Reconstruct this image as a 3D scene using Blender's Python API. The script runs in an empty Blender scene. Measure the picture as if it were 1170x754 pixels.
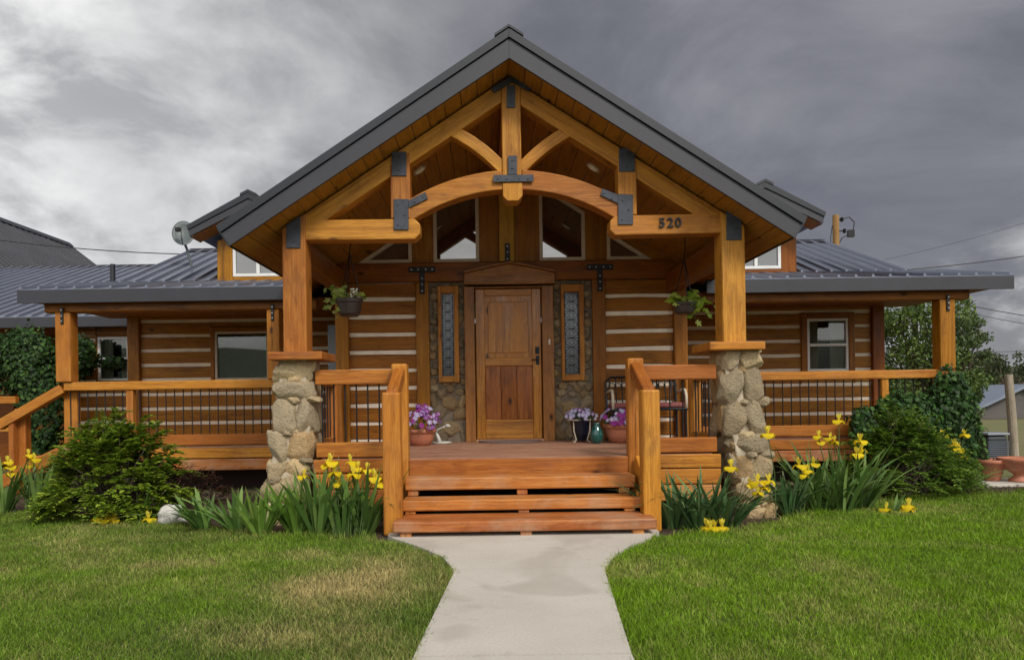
import bpy, bmesh, math, random
import numpy as np
from mathutils import Vector, Matrix, noise as mnoise

random.seed(7)
RNG = np.random.default_rng(11)
scene = bpy.context.scene
COL = scene.collection

# ------------------------------------------------------------------ camera geometry
F_PX, CX, CY, HC, ROLL = 840.0, 557.0, 452.0, 1.22, 0.0148
def uv_(x, y):
    return (x - CX) - ROLL * (y - CY), (y - CY) + ROLL * (x - CX)
def at(x, y, d):
    u, v = uv_(x, y)
    return Vector((u * d / F_PX, d, HC - v * d / F_PX))
def PX(x, y, d): return at(x, y, d).x
def PZ(x, y, d): return at(x, y, d).z
def gd(x, y, z=0.0):
    u, v = uv_(x, y)
    d = (HC - z) * F_PX / v
    return Vector((u * d / F_PX, d, z))

# ------------------------------------------------------------------ geometry builder
class G:
    def __init__(s):
        s.V = []; s.F = []; s.UV = []; s.M = []; s.C = []
    def add(s, verts, faces, grain=(1, 0, 0), off=None, mi=0, col=None):
        g = Vector(grain).normalized()
        if off is None:
            off = (random.uniform(0, 40), random.uniform(0, 40))
        n0 = len(s.V)
        vs = [Vector(v) for v in verts]
        s.V += [tuple(v) for v in vs]
        for f in faces:
            p = [vs[i] for i in f]
            n = Vector((0, 0, 0))
            for i in range(len(p)):
                a, b = p[i], p[(i + 1) % len(p)]
                n += Vector(((a.y - b.y) * (a.z + b.z), (a.z - b.z) * (a.x + b.x), (a.x - b.x) * (a.y + b.y)))
            if n.length > 0: n.normalize()
            t = n.cross(g)
            if t.length < 0.35:
                a = Vector((0, 0, 1)) if abs(n.z) < .9 else Vector((1, 0, 0))
                t = n.cross(a).normalized(); gg = t.cross(n)
                s.UV.append([(off[0] + q.dot(gg) * .12, off[1] + q.dot(t)) for q in p])
            else:
                t.normalize(); gg = t.cross(n)
                s.UV.append([(off[0] + q.dot(gg), off[1] + q.dot(t) + n.z * 1.7 + n.x * .9) for q in p])
            s.F.append([n0 + i for i in f]); s.M.append(mi); s.C.append(col)
        return s
    def box(s, x0, x1, y0, y1, z0, z1, grain=(1, 0, 0), mi=0, col=None):
        v = [(x0, y0, z0), (x1, y0, z0), (x1, y1, z0), (x0, y1, z0), (x0, y0, z1), (x1, y0, z1), (x1, y1, z1), (x0, y1, z1)]
        f = [(0, 3, 2, 1), (4, 5, 6, 7), (0, 1, 5, 4), (1, 2, 6, 5), (2, 3, 7, 6), (3, 0, 4, 7)]
        return s.add(v, f, grain, mi=mi, col=col)
    def prism(s, pts, y0, y1, grain=(1, 0, 0), mi=0):
        # pts: list of (x,z) counter-clockwise seen from -Y
        n = len(pts)
        a = sum(pts[i][0] * pts[(i + 1) % n][1] - pts[(i + 1) % n][0] * pts[i][1] for i in range(n))
        if a < 0: pts = pts[::-1]
        v = [(p[0], y0, p[1]) for p in pts] + [(p[0], y1, p[1]) for p in pts]
        f = [tuple(range(n)), tuple(range(2 * n - 1, n - 1, -1))]
        for i in range(n):
            j = (i + 1) % n
            f.append((j, i, n + i, n + j))
        return s.add(v, f, grain, mi=mi)
    def prism_x(s, pts, x0, x1, grain=(1, 0, 0), mi=0):
        # pts: (y,z)
        n = len(pts)
        a = sum(pts[i][0] * pts[(i + 1) % n][1] - pts[(i + 1) % n][0] * pts[i][1] for i in range(n))
        if a < 0: pts = pts[::-1]
        v = [(x1, p[0], p[1]) for p in pts] + [(x0, p[0], p[1]) for p in pts]
        f = [tuple(range(n)), tuple(range(2 * n - 1, n - 1, -1))]
        for i in range(n):
            j = (i + 1) % n
            f.append((j, i, n + i, n + j))
        return s.add(v, f, grain, mi=mi)
    def beam(s, p0, p1, w, h, up=(0, 0, 1), mi=0):
        p0, p1 = Vector(p0), Vector(p1)
        g = (p1 - p0).normalized(); up = Vector(up)
        r = g.cross(up).normalized(); u = r.cross(g)
        v = []
        for p in (p0, p1):
            for a, b in ((-1, -1), (1, -1), (1, 1), (-1, 1)):
                v.append(p + r * (a * w / 2) + u * (b * h / 2))
        f = [(0, 3, 2, 1), (4, 5, 6, 7), (0, 1, 5, 4), (1, 2, 6, 5), (2, 3, 7, 6), (3, 0, 4, 7)]
        # orient outward
        return s.add(v, [tuple(reversed(q)) for q in f], g, mi=mi)
    def tube(s, pts, r, n=8, mi=0, caps=True):
        pts = [Vector(p) for p in pts]
        rs = r if isinstance(r, (list, tuple)) else [r] * len(pts)
        V = []; F = []
        ref = None
        for i, p in enumerate(pts):
            d = (pts[min(i + 1, len(pts) - 1)] - pts[max(i - 1, 0)]).normalized()
            if ref is None:
                ref = d.cross(Vector((0, 0, 1)))
                if ref.length < .1: ref = d.cross(Vector((0, 1, 0)))
                ref.normalize()
            ref = (ref - d * ref.dot(d)).normalized()
            b = d.cross(ref)
            for k in range(n):
                a = 2 * math.pi * k / n
                V.append(p + ref * (math.cos(a) * rs[i]) + b * (math.sin(a) * rs[i]))
        for i in range(len(pts) - 1):
            for k in range(n):
                k2 = (k + 1) % n
                F.append((i * n + k, i * n + k2, (i + 1) * n + k2, (i + 1) * n + k))
        if caps:
            F.append(tuple(range(n - 1, -1, -1))); F.append(tuple(range((len(pts) - 1) * n, len(pts) * n)))
        g = (pts[-1] - pts[0])
        if g.length < 1e-6: g = Vector((0, 0, 1))
        return s.add(V, F, g, mi=mi)
    def lathe(s, prof, c, n=28, mi=0, sx=1, sy=1):
        V = []; F = []
        for r, z in prof:
            for k in range(n):
                a = 2 * math.pi * k / n
                V.append((c[0] + r * sx * math.cos(a), c[1] + r * sy * math.sin(a), c[2] + z))
        for i in range(len(prof) - 1):
            for k in range(n):
                k2 = (k + 1) % n
                F.append((i * n + k, i * n + k2, (i + 1) * n + k2, (i + 1) * n + k))
        F.append(tuple(range(n - 1, -1, -1))); F.append(tuple(range((len(prof) - 1) * n, len(prof) * n)))
        return s.add(V, F, (0, 0, 1), mi=mi)
    def build(s, name, mats, parent=None, bevel=0.0, smooth=False, seg=2):
        me = bpy.data.meshes.new(name)
        me.from_pydata(s.V, [], s.F)
        uvl = me.uv_layers.new(name='UVMap')
        flat = [c for f in s.UV for uv in f for c in uv]
        uvl.data.foreach_set('uv', flat)
        if not isinstance(mats, (list, tuple)): mats = [mats]
        for m in mats: me.materials.append(m)
        me.polygons.foreach_set('material_index', s.M)
        if smooth: me.polygons.foreach_set('use_smooth', [True] * len(s.F))
        if any(c is not None for c in s.C):
            ca = me.color_attributes.new('tint', 'FLOAT_COLOR', 'CORNER')
            out = []
            for f, c in zip(s.F, s.C):
                c = c or (1, 1, 1)
                out += [c[0], c[1], c[2], 1.0] * len(f)
            ca.data.foreach_set('color', out)
        me.update()
        o = bpy.data.objects.new(name, me)
        COL.objects.link(o)
        if parent: o.parent = parent
        if bevel:
            b = o.modifiers.new('bevel', 'BEVEL'); b.width = bevel; b.segments = seg
            b.limit_method = 'ANGLE'; b.angle_limit = math.radians(35)
            b.harden_normals = False
        return o

def mesh_np(name, V, F, mat, parent=None, tint=None, smooth=False):
    """V (n,3), F (m,k) int array of constant k or list of arrays of different k."""
    if not isinstance(F, list): F = [F]
    me = bpy.data.meshes.new(name)
    nl = sum(f.size for f in F); nf = sum(len(f) for f in F)
    me.vertices.add(len(V)); me.vertices.foreach_set('co', np.ascontiguousarray(V, dtype=np.float32).ravel())
    me.loops.add(nl); me.polygons.add(nf)
    me.loops.foreach_set('vertex_index', np.concatenate([f.ravel() for f in F]).astype(np.int32))
    tot = np.concatenate([np.full(len(f), f.shape[1]) for f in F])
    st = np.concatenate([[0], np.cumsum(tot)[:-1]])
    me.polygons.foreach_set('loop_start', st.astype(np.int32))
    me.polygons.foreach_set('loop_total', tot.astype(np.int32))
    if smooth: me.polygons.foreach_set('use_smooth', np.ones(nf, dtype=bool))
    me.update(calc_edges=True)
    me.materials.append(mat)
    if tint is not None:
        ca = me.color_attributes.new('tint', 'FLOAT_COLOR', 'POINT')
        t = np.ones((len(V), 4), dtype=np.float32); t[:, :3] = tint
        ca.data.foreach_set('color', t.ravel())
    o = bpy.data.objects.new(name, me); COL.objects.link(o)
    if parent: o.parent = parent
    return o

def tag(o, label=None, cat=None, group=None, kind=None):
    if label: o['label'] = label
    if cat: o['category'] = cat
    if group: o['group'] = group
    if kind: o['kind'] = kind
    return o
def thing(name, label, cat, loc=(0, 0, 0), group=None):
    o = bpy.data.objects.new(name, None); COL.objects.link(o)
    o.empty_display_size = .2
    # children are written in world coordinates, so the Empty's offset is undone on them in finish()
    o['_base'] = tuple(loc)
    return tag(o, label, cat, group)

# ------------------------------------------------------------------ materials
def nmat(name):
    m = bpy.data.materials.new(name); m.use_nodes = True
    nt = m.node_tree; nt.nodes.clear()
    out = nt.nodes.new('ShaderNodeOutputMaterial')
    bs = nt.nodes.new('ShaderNodeBsdfPrincipled')
    nt.links.new(bs.outputs[0], out.inputs[0])
    return m, nt, bs, out
def N(nt, typ, **kw):
    n = nt.nodes.new(typ)
    for k, v in kw.items():
        if k.startswith('i_'):
            n.inputs[k[2:].replace('_', ' ')].default_value = v
        else: setattr(n, k, v)
    return n
def ramp(nt, fac, stops, interp='LINEAR'):
    r = nt.nodes.new('ShaderNodeValToRGB'); r.color_ramp.interpolation = interp
    e = r.color_ramp.elements
    while len(e) < len(stops): e.new(0.5)
    for i, (p, c) in enumerate(stops):
        e[i].position = p
        e[i].color = (c[0], c[1], c[2], 1) if isinstance(c, (tuple, list)) else (c, c, c, 1)
    nt.links.new(fac, r.inputs[0]); return r.outputs[0]
def mix(nt, fac, a, b, mode='MIX'):
    m = nt.nodes.new('ShaderNodeMix'); m.data_type = 'RGBA'; m.blend_type = mode
    for idx, val in ((0, fac), (6, a), (7, b)):
        if isinstance(val, (int, float)): m.inputs[idx].default_value = val
        elif isinstance(val, (tuple, list)): m.inputs[idx].default_value = (val[0], val[1], val[2], 1)
        else: nt.links.new(val, m.inputs[idx])
    return m.outputs[2]
def math_(nt, op, a, b=None, c=None):
    m = nt.nodes.new('ShaderNodeMath'); m.operation = op
    for i, v in enumerate((a, b, c)):
        if v is None: continue
        if isinstance(v, (int, float)): m.inputs[i].default_value = v
        else: nt.links.new(v, m.inputs[i])
    return m.outputs[0]
def bump(nt, bs, h, strength=.3, dist=.01):
    b = nt.nodes.new('ShaderNodeBump'); b.inputs['Strength'].default_value = strength
    b.inputs['Distance'].default_value = dist
    nt.links.new(h, b.inputs['Height']); nt.links.new(b.outputs[0], bs.inputs['Normal'])
def noise_(nt, vec, scale, detail=4, rough=.55, dist=0.0):
    n = nt.nodes.new('ShaderNodeTexNoise'); n.inputs['Scale'].default_value = scale
    n.inputs['Detail'].default_value = detail; n.inputs['Roughness'].default_value = rough
    n.inputs['Distortion'].default_value = dist
    nt.links.new(vec, n.inputs['Vector']); return n.outputs[0]
def vscale(nt, vec, s):
    m = nt.nodes.new('ShaderNodeMapping'); m.inputs['Scale'].default_value = s
    nt.links.new(vec, m.inputs['Vector']); return m.outputs[0]

def wood(name, base, dark, light, rough=.45, *, spec=.28, knots=True, weather=0.0, grainy=1.0, check=.35):
    m, nt, bs, out = nmat(name)
    tc = N(nt, 'ShaderNodeTexCoord')
    uv = tc.outputs['UV']
    big = noise_(nt, vscale(nt, uv, (.7, 5, 1)), 1.0, 3, .5, .6)
    bands = noise_(nt, vscale(nt, uv, (.9, 26, 1)), 1.0, 4, .6, 1.1)
    fib = noise_(nt, vscale(nt, uv, (6, 190, 1)), 1.0, 3, .6)
    c = ramp(nt, bands, [(.33, dark), (.49, base), (.66, light)])
    b2 = noise_(nt, vscale(nt, uv, (2.6, 60, 1)), 1.0, 3, .55, 1.6)
    c = mix(nt, ramp(nt, b2, [(.36, .75 * grainy), (.50, 0.0)]), c, dark)
    blot = noise_(nt, vscale(nt, uv, (3.2, 8, 1)), 1.0, 5, .62, .8)
    c = mix(nt, ramp(nt, blot, [(.50, 0.0), (.68, .62)]), c, tuple(x * .62 for x in dark))
    c = mix(nt, ramp(nt, blot, [(.30, .5), (.44, 0.0)]), c, light)
    c = mix(nt, ramp(nt, big, [(.3, 0.0), (.72, .75)]), c, tuple(min(1, x * 1.22) for x in base))
    c = mix(nt, ramp(nt, fib, [(.32, .45 * grainy), (.5, 0.0)]), c, tuple(x * .55 for x in dark))
    if knots:
        vo = N(nt, 'ShaderNodeTexVoronoi'); vo.inputs['Scale'].default_value = 1.0
        nt.links.new(vscale(nt, uv, (2.3, 4.6, 1)), vo.inputs['Vector'])
        k = ramp(nt, vo.outputs['Distance'], [(.04, 1.0), (.09, .6), (.16, 0.0)])
        rnd = ramp(nt, vo.outputs['Color'], [(.50, 0.0), (.56, 1.0)])
        c = mix(nt, math_(nt, 'MULTIPLY', k, rnd), c, tuple(x * .32 for x in dark))
    # drying checks, long thin cracks along the grain
    ck = noise_(nt, vscale(nt, uv, (1.1, 60, 1)), 1.0, 1, .4, .35)
    crack = ramp(nt, ck, [(.735, 0.0), (.76, 1.0)])
    c = mix(nt, math_(nt, 'MULTIPLY', crack, check * 2), c, tuple(x * .18 for x in dark))
    oi = N(nt, 'ShaderNodeObjectInfo')
    hs = N(nt, 'ShaderNodeHueSaturation')
    nt.links.new(c, hs.inputs['Color'])
    nt.links.new(math_(nt, 'MULTIPLY_ADD', oi.outputs['Random'], .46, .74), hs.inputs['Value'])
    nt.links.new(math_(nt, 'MULTIPLY_ADD', oi.outputs['Random'], .022, .490), hs.inputs['Hue'])
    c = hs.outputs[0]
    if weather:
        w = noise_(nt, tc.outputs['Object'], 2.2, 5, .65)
        c = mix(nt, ramp(nt, w, [(.45, 0.0), (.72, weather)]), c, (.42, .27, .17))
    nt.links.new(c, bs.inputs['Base Color'])
    rr = ramp(nt, big, [(.3, rough - .08), (.7, rough + .14)])
    nt.links.new(rr, bs.inputs['Roughness'])
    h = math_(nt, 'SUBTRACT', math_(nt, 'ADD', math_(nt, 'MULTIPLY', fib, .5), bands), math_(nt, 'MULTIPLY', crack, 1.5))
    bump(nt, bs, h, .5, .006)
    bs.inputs['Specular IOR Level'].default_value = spec
    return m

W_BRIGHT = wood('stained_timber', (.42, .150, .018), (.235, .068, .009), (.54, .235, .036), .5, weather=.10)
W_TRUSS = wood('honey_timber', (.42, .160, .020), (.25, .080, .010), (.55, .250, .040), .5, weather=.06)
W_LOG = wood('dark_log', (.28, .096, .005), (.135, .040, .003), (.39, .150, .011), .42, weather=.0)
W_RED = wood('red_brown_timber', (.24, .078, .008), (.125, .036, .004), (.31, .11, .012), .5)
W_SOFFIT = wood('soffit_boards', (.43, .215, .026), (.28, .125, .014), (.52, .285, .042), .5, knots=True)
W_DECK = wood('deck_boards', (.40, .205, .125), (.25, .115, .065), (.50, .31, .21), .6, weather=.5)
W_TREAD = wood('tread_timber', (.44, .150, .030), (.26, .070, .014), (.58, .26, .08), .55, weather=.75)
W_DOOR = wood('varnished_door', (.40, .135, .018), (.13, .034, .006), (.56, .225, .040), .22, grainy=.8, spec=.45)
W_DOORF = wood('pale_door_frame', (.30, .115, .030), (.13, .042, .011), (.42, .18, .05), .33)
W_WEATH = wood('weathered_pole', (.27, .22, .17), (.15, .11, .08), (.36, .31, .26), .8)
W_UTIL = wood('utility_pole_wood', (.24, .12, .045), (.2, .10, .035), (.42, .24, .1), .7)

def simple(name, col, rough=.5, metal=0.0, var=.15, scale=6.0, bmp=0.0, spec=.5, coat=0.0):
    m, nt, bs, out = nmat(name)
    tc = N(nt, 'ShaderNodeTexCoord')
    n = noise_(nt, tc.outputs['Object'], scale, 5, .6)
    c = ramp(nt, n, [(.3, tuple(x * (1 - var) for x in col)), (.7, tuple(min(1, x * (1 + var)) for x in col))])
    nt.links.new(c, bs.inputs['Base Color'])
    nt.links.new(ramp(nt, n, [(.3, max(0.02, rough - .08)), (.7, min(1, rough + .08))]), bs.inputs['Roughness'])
    bs.inputs['Metallic'].default_value = metal
    bs.inputs['Specular IOR Level'].default_value = spec
    bs.inputs['Coat Weight'].default_value = coat
    if bmp: bump(nt, bs, noise_(nt, tc.outputs['Object'], scale * 6, 4, .6), bmp, .01)
    return m

M_ROOF = simple('charcoal_ribbed_metal', (.19, .21, .27), .30, .6, .12, 1.5, .02)
M_ROOF2 = simple('weathered_grey_metal', (.10, .10, .112), .42, .45, .15, 1.2, .02)
M_FASCIA = simple('charcoal_fascia', (.034, .034, .043), .5, .0, .12, 3, .03)
M_DRIP = simple('dark_drip_edge', (.016, .019, .026), .45, .0, .1, 3)
M_STEEL = simple('blued_steel_plate', (.050, .056, .070), .55, .35, .35, 14, .25)
M_BLACK = simple('black_iron', (.012, .012, .014), .45, .3, .2, 8)
M_BOLT = simple('bolt_metal', (.35, .34, .33), .35, .8, .1, 8)
M_CHINK = simple('pale_chinking', (.84, .74, .61), .85, 0, .1, 7, .25)
M_WHITE = simple('white_vinyl', (.72, .72, .70), .4, 0, .05, 5)
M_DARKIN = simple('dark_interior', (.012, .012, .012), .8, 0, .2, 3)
M_CURT = simple('pale_curtain', (.55, .53, .46), .9, 0, .15, 4)
M_BLIND = simple('window_blind', (.42, .43, .38), .6, 0, .1, 4)
M_CAME = simple('lead_came', (.03, .03, .032), .5, .5, .1, 9)
M_MORTAR = simple('mortar', (.50, .42, .31), .95, 0, .3, 14, .9)
M_TERRA = simple('terracotta', (.42, .155, .085), .6, 0, .2, 10, .1)
M_BROWNPOT = simple('brown_plastic', (.055, .038, .032), .45, 0, .2, 7)
M_TEAL = simple('teal_glaze', (.004, .085, .075), .12, 0, .2, 6, coat=.8)
M_WPAINT = simple('white_paint', (.62, .61, .57), .5, 0, .12, 12, .05)
M_GREYP = simple('grey_painted_metal', (.24, .27, .31), .45, .1, .08, 3)
M_DISH = simple('dish_paint', (.085, .105, .105), .5, .1, .15, 6)
M_ROCK = simple('white_quartz_rock', (.52, .50, .46), .8, 0, .25, 9, .8)
M_SOIL = simple('bark_mulch', (.060, .036, .022), .95, 0, .5, 30, .9)
M_CUSH = simple('faded_red_cushion', (.27, .085, .08), .9, 0, .2, 20, .2)
M_MAT = simple('door_mat', (.19, .13, .115), .95, 0, .3, 40, .6)
M_ACU = simple('grey_green_enamel', (.035, .045, .048), .5, .2, .15, 5)
M_WIRE = simple('wire', (.03, .03, .032), .6, 0, .1, 5)
M_BEIGE = simple('beige_paint', (.60, .52, .40), .5, 0, .1, 9)

def conc():
    m, nt, bs, out = nmat('concrete')
    tc = N(nt, 'ShaderNodeTexCoord'); P = tc.outputs['Object']
    a = noise_(nt, P, 1.3, 6, .6); b = noise_(nt, P, 60, 4, .7); s = noise_(nt, P, 4.5, 5, .65, .4)
    c = ramp(nt, a, [(.3, (.47, .435, .38)), (.7, (.57, .53, .475))])
    c = mix(nt, ramp(nt, b, [(.35, .22), (.6, 0.0)]), c, (.25, .23, .20))
    c = mix(nt, ramp(nt, s, [(.60, 0.0), (.72, .28)]), c, (.24, .21, .18))
    dmp = noise_(nt, P, .9, 3, .5, 1.2)
    c = mix(nt, ramp(nt, dmp, [(.52, 0.0), (.60, .30)]), c, (.27, .235, .19))
    vo = N(nt, 'ShaderNodeTexVoronoi'); vo.feature = 'DISTANCE_TO_EDGE'; vo.inputs['Scale'].default_value = .42
    wp = nt.nodes.new('ShaderNodeVectorMath'); wp.operation = 'ADD'; nz = N(nt, 'ShaderNodeTexNoise'); nz.inputs['Scale'].default_value = 3.0; nz.inputs['Detail'].default_value = 5
    nt.links.new(P, nz.inputs['Vector']); sc = nt.nodes.new('ShaderNodeVectorMath'); sc.operation = 'SCALE'; sc.inputs['Scale'].default_value = .35
    nt.links.new(nz.outputs['Color'], sc.inputs[0]); nt.links.new(P, wp.inputs[0]); nt.links.new(sc.outputs[0], wp.inputs[1]); nt.links.new(wp.outputs[0], vo.inputs['Vector'])
    nt.links.new(c, bs.inputs['Base Color']); bs.inputs['Roughness'].default_value = .85
    bump(nt, bs, b, .25, .004)
    return m
M_CONC = conc()

def stone_mat():
    m, nt, bs, out = nmat('river_stone')
    tc = N(nt, 'ShaderNodeTexCoord'); P = tc.outputs['Object']
    at_ = N(nt, 'ShaderNodeAttribute'); at_.attribute_name = 'tint'
    a = noise_(nt, P, 7, 6, .65, .5); b = noise_(nt, P, 45, 5, .7); sp = noise_(nt, P, 130, 2, .6)
    c = mix(nt, ramp(nt, a, [(.35, 0.0), (.7, .65)]), at_.outputs['Color'], mix(nt, .55, at_.outputs['Color'], (.50, .36, .20)))
    c = mix(nt, ramp(nt, b, [(.3, .6), (.52, 0.0)]), c, mix(nt, .75, at_.outputs['Color'], (.03, .025, .02)))
    c = mix(nt, ramp(nt, sp, [(.62, 0.0), (.72, .35)]), c, (.6, .57, .5))
    nt.links.new(c, bs.inputs['Base Color']); bs.inputs['Roughness'].default_value = .85
    bump(nt, bs, math_(nt, 'ADD', a, math_(nt, 'MULTIPLY', b, .9)), 1.0, .03)
    return m
M_STONE = stone_mat()

def glass_mat(name, tint, transp=.0, rough=.02):
    m, nt, bs, out = nmat(name)
    tc = N(nt, 'ShaderNodeTexCoord')
    bs.inputs['Base Color'].default_value = (*tint, 1); bs.inputs['Roughness'].default_value = rough
    bs.inputs['Specular IOR Level'].default_value = .9; bs.inputs['IOR'].default_value = 2.1
    n = noise_(nt, tc.outputs['Object'], 1.2, 1, .5)
    bump(nt, bs, n, .05, .02)
    if transp:
        tr = N(nt, 'ShaderNodeBsdfTransparent'); tr.inputs[0].default_value = (.8, .83, .8, 1)
        gl = N(nt, 'ShaderNodeBsdfGlossy'); gl.inputs['Roughness'].default_value = rough
        fr = N(nt, 'ShaderNodeFresnel'); fr.inputs[0].default_value = 1.5
        ms = N(nt, 'ShaderNodeMixShader')
        nt.links.new(math_(nt, 'MULTIPLY_ADD', fr.outputs[0], 1.1, .03), ms.inputs[0])
        nt.links.new(tr.outputs[0], ms.inputs[1]); nt.links.new(gl.outputs[0], ms.inputs[2])
        nt.links.new(ms.outputs[0], out.inputs[0])
    return m
M_GLASS = glass_mat('window_glass', (.012, .013, .013))
def artglass():
    m, nt, bs, out = nmat('art_glass')
    tc = N(nt, 'ShaderNodeTexCoord')
    bs.inputs['Base Color'].default_value = (.10, .105, .11, 1); bs.inputs['Metallic'].default_value = .8; bs.inputs['Roughness'].default_value = .2
    vo = N(nt, 'ShaderNodeTexVoronoi'); vo.inputs['Scale'].default_value = 38
    nt.links.new(tc.outputs['Object'], vo.inputs['Vector'])
    bump(nt, bs, vo.outputs['Distance'], .04, .01)
    return m
M_ART = artglass()
M_GLASS_T = glass_mat('clear_window_glass', (.0, .0, .0), 1)
M_BEVGL = simple('bevelled_art_glass', (.06, .065, .07), .12, .55, .4, 24, .6, spec=1.0)

def leaf_mat(name, rough=.5, trans=.3, spec=.4):
    m, nt, bs, out = nmat(name)
    a = N(nt, 'ShaderNodeAttribute'); a.attribute_name = 'tint'
    tc = N(nt, 'ShaderNodeTexCoord')
    n = noise_(nt, tc.outputs['Object'], 25, 2, .5)
    c = mix(nt, ramp(nt, n, [(.3, .0), (.7, .25)]), a.outputs['Color'], mix(nt, .5, a.outputs['Color'], (.10, .13, .02)))
    nt.links.new(c, bs.inputs['Base Color']); bs.inputs['Roughness'].default_value = rough
    bs.inputs['Specular IOR Level'].default_value = spec
    tl = N(nt, 'ShaderNodeBsdfTranslucent'); nt.links.new(c, tl.inputs[0])
    ms = N(nt, 'ShaderNodeMixShader'); ms.inputs[0].default_value = trans
    nt.links.new(bs.outputs[0], ms.inputs[1]); nt.links.new(tl.outputs[0], ms.inputs[2])
    nt.links.new(ms.outputs[0], out.inputs[0])
    return m
M_LEAF = leaf_mat('leaf', .5, .28)
M_IVY = leaf_mat('ivy_leaf', .55, .15, .25)
M_PETAL = leaf_mat('petal', .6, .35, .2)
M_GRASS = leaf_mat('grass_blade', .6, .3, .25)
M_BARK = simple('bark', (.10, .075, .055), .95, 0, .4, 18, .9)
M_STEM = simple('green_stem', (.07, .12, .03), .6, 0, .2, 9)

def ground_mat():
    m, nt, bs, out = nmat('meadow_ground')
    tc = N(nt, 'ShaderNodeTexCoord'); P = tc.outputs['Object']
    a = noise_(nt, P, .09, 6, .6); b = noise_(nt, P, 2.0, 6, .7)
    c = ramp(nt, a, [(.35, (.20, .17, .075)), (.6, (.14, .15, .05))])
    c = mix(nt, ramp(nt, b, [(.3, .5), (.65, 0.0)]), c, (.07, .08, .03))
    nt.links.new(c, bs.inputs['Base Color']); bs.inputs['Roughness'].default_value = .95
    bump(nt, bs, b, .6, .05)
    return m
M_GROUND = ground_mat()
M_TURF = simple('turf_soil', (.045, .060, .016), .95, 0, .4, 8, .8)
M_HILL = simple('wooded_hill', (.045, .058, .030), .95, 0, .5, .06, .5)

# ------------------------------------------------------------------ world, sun, camera
SUN = Vector((.42, -.80, .82)).normalized()
w = bpy.data.worlds.new('World'); scene.world = w; w.use_nodes = True
nt = w.node_tree; nt.nodes.clear()
wo = nt.nodes.new('ShaderNodeOutputWorld')
sky = nt.nodes.new('ShaderNodeTexSky'); sky.sky_type = 'NISHITA'; sky.sun_disc = False
sky.sun_elevation = math.asin(SUN.z); sky.sun_rotation = math.atan2(SUN.x, SUN.y)
bg1 = nt.nodes.new('ShaderNodeBackground'); bg1.inputs[1].default_value = .05
nt.links.new(sky.outputs[0], bg1.inputs[0])
geo = nt.nodes.new('ShaderNodeTexCoord'); D = geo.outputs['Generated']
sep = nt.nodes.new('ShaderNodeSeparateXYZ'); nt.links.new(D, sep.inputs[0])
dx, dy, dz = sep.outputs
zz = math_(nt, 'ADD', math_(nt, 'MAXIMUM', dz, 0.0), .22)
cmb = nt.nodes.new('ShaderNodeCombineXYZ')
nt.links.new(math_(nt, 'DIVIDE', dx, zz), cmb.inputs[0]); nt.links.new(math_(nt, 'DIVIDE', dy, zz), cmb.inputs[1])
nt.links.new(math_(nt, 'MULTIPLY', dz, 1.5), cmb.inputs[2])
P = cmb.outputs[0]
n1 = noise_(nt, vscale(nt, D, (1, 1, 1.5)), 1.6, 3, .5, .5)
n2 = noise_(nt, vscale(nt, D, (1, 1, 2.2)), 3.0, 9, .58, .45)
n3 = noise_(nt, vscale(nt, D, (1, 1, 1.8)), 5.2, 9, .56, .25)
cl = math_(nt, 'ADD', math_(nt, 'MULTIPLY', n1, .45), math_(nt, 'ADD', math_(nt, 'MULTIPLY', n2, .35), math_(nt, 'MULTIPLY', n3, .20)))
base = ramp(nt, cl, [(.38, (.085, .086, .100)), (.46, (.125, .125, .138)), (.52, (.165, .163, .174)), (.60, (.25, .248, .255)), (.70, (.34, .34, .34))])
def lobe(vec, a, b, amp=.09):
    v = Vector(vec).normalized()
    dp = nt.nodes.new('ShaderNodeVectorMath'); dp.operation = 'DOT_PRODUCT'
    nt.links.new(D, dp.inputs[0]); dp.inputs[1].default_value = v
    mr = nt.nodes.new('ShaderNodeMapRange'); mr.interpolation_type = 'SMOOTHSTEP'
    nt.links.new(math_(nt, 'ADD', dp.outputs['Value'], math_(nt, 'MULTIPLY_ADD', n3, amp, -amp / 2)), mr.inputs[0])
    mr.inputs[1].default_value = a; mr.inputs[2].default_value = b
    return mr.outputs[0]
def pdir(x, y):
    u, v = uv_(x, y); return (u, F_PX, -v)
dark = lobe(pdir(930, 120), .82, .99)
c = mix(nt, math_(nt, 'MULTIPLY', dark, .7), base, mix(nt, ramp(nt, n2, [(.35, 0.0), (.65, 1.0)]), (.082, .086, .106), (.150, .152, .175)))
l1 = lobe(pdir(-90, 270), .84, .975, .14)
cb = mix(nt, ramp(nt, n3, [(.34, 0.0), (.46, .55), (.58, 1.0)]), (.32, .32, .325), (.70, .70, .69))
c = mix(nt, l1, c, cb)
l3 = lobe(pdir(300, 170), .955, .998, .05)
c = mix(nt, math_(nt, 'MULTIPLY', l3, .45), c, (.28, .28, .285))
l2 = lobe(pdir(1200, 440), .984, .996, .03)
l2 = math_(nt, 'MULTIPLY', l2, ramp(nt, n3, [(.43, .25), (.50, 1.0)]))
c = mix(nt, l2, c, mix(nt, ramp(nt, n3, [(.42, 0.0), (.58, 1.0)]), (.22, .22, .23), (.44, .435, .43)))
hz = ramp(nt, dz, [(.0, .75), (.09, .35), (.18, 0.0)])
c = mix(nt, math_(nt, 'MULTIPLY', hz, ramp(nt, n3, [(.4, .3), (.6, 1.0)])), c, (.30, .305, .32))
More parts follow.
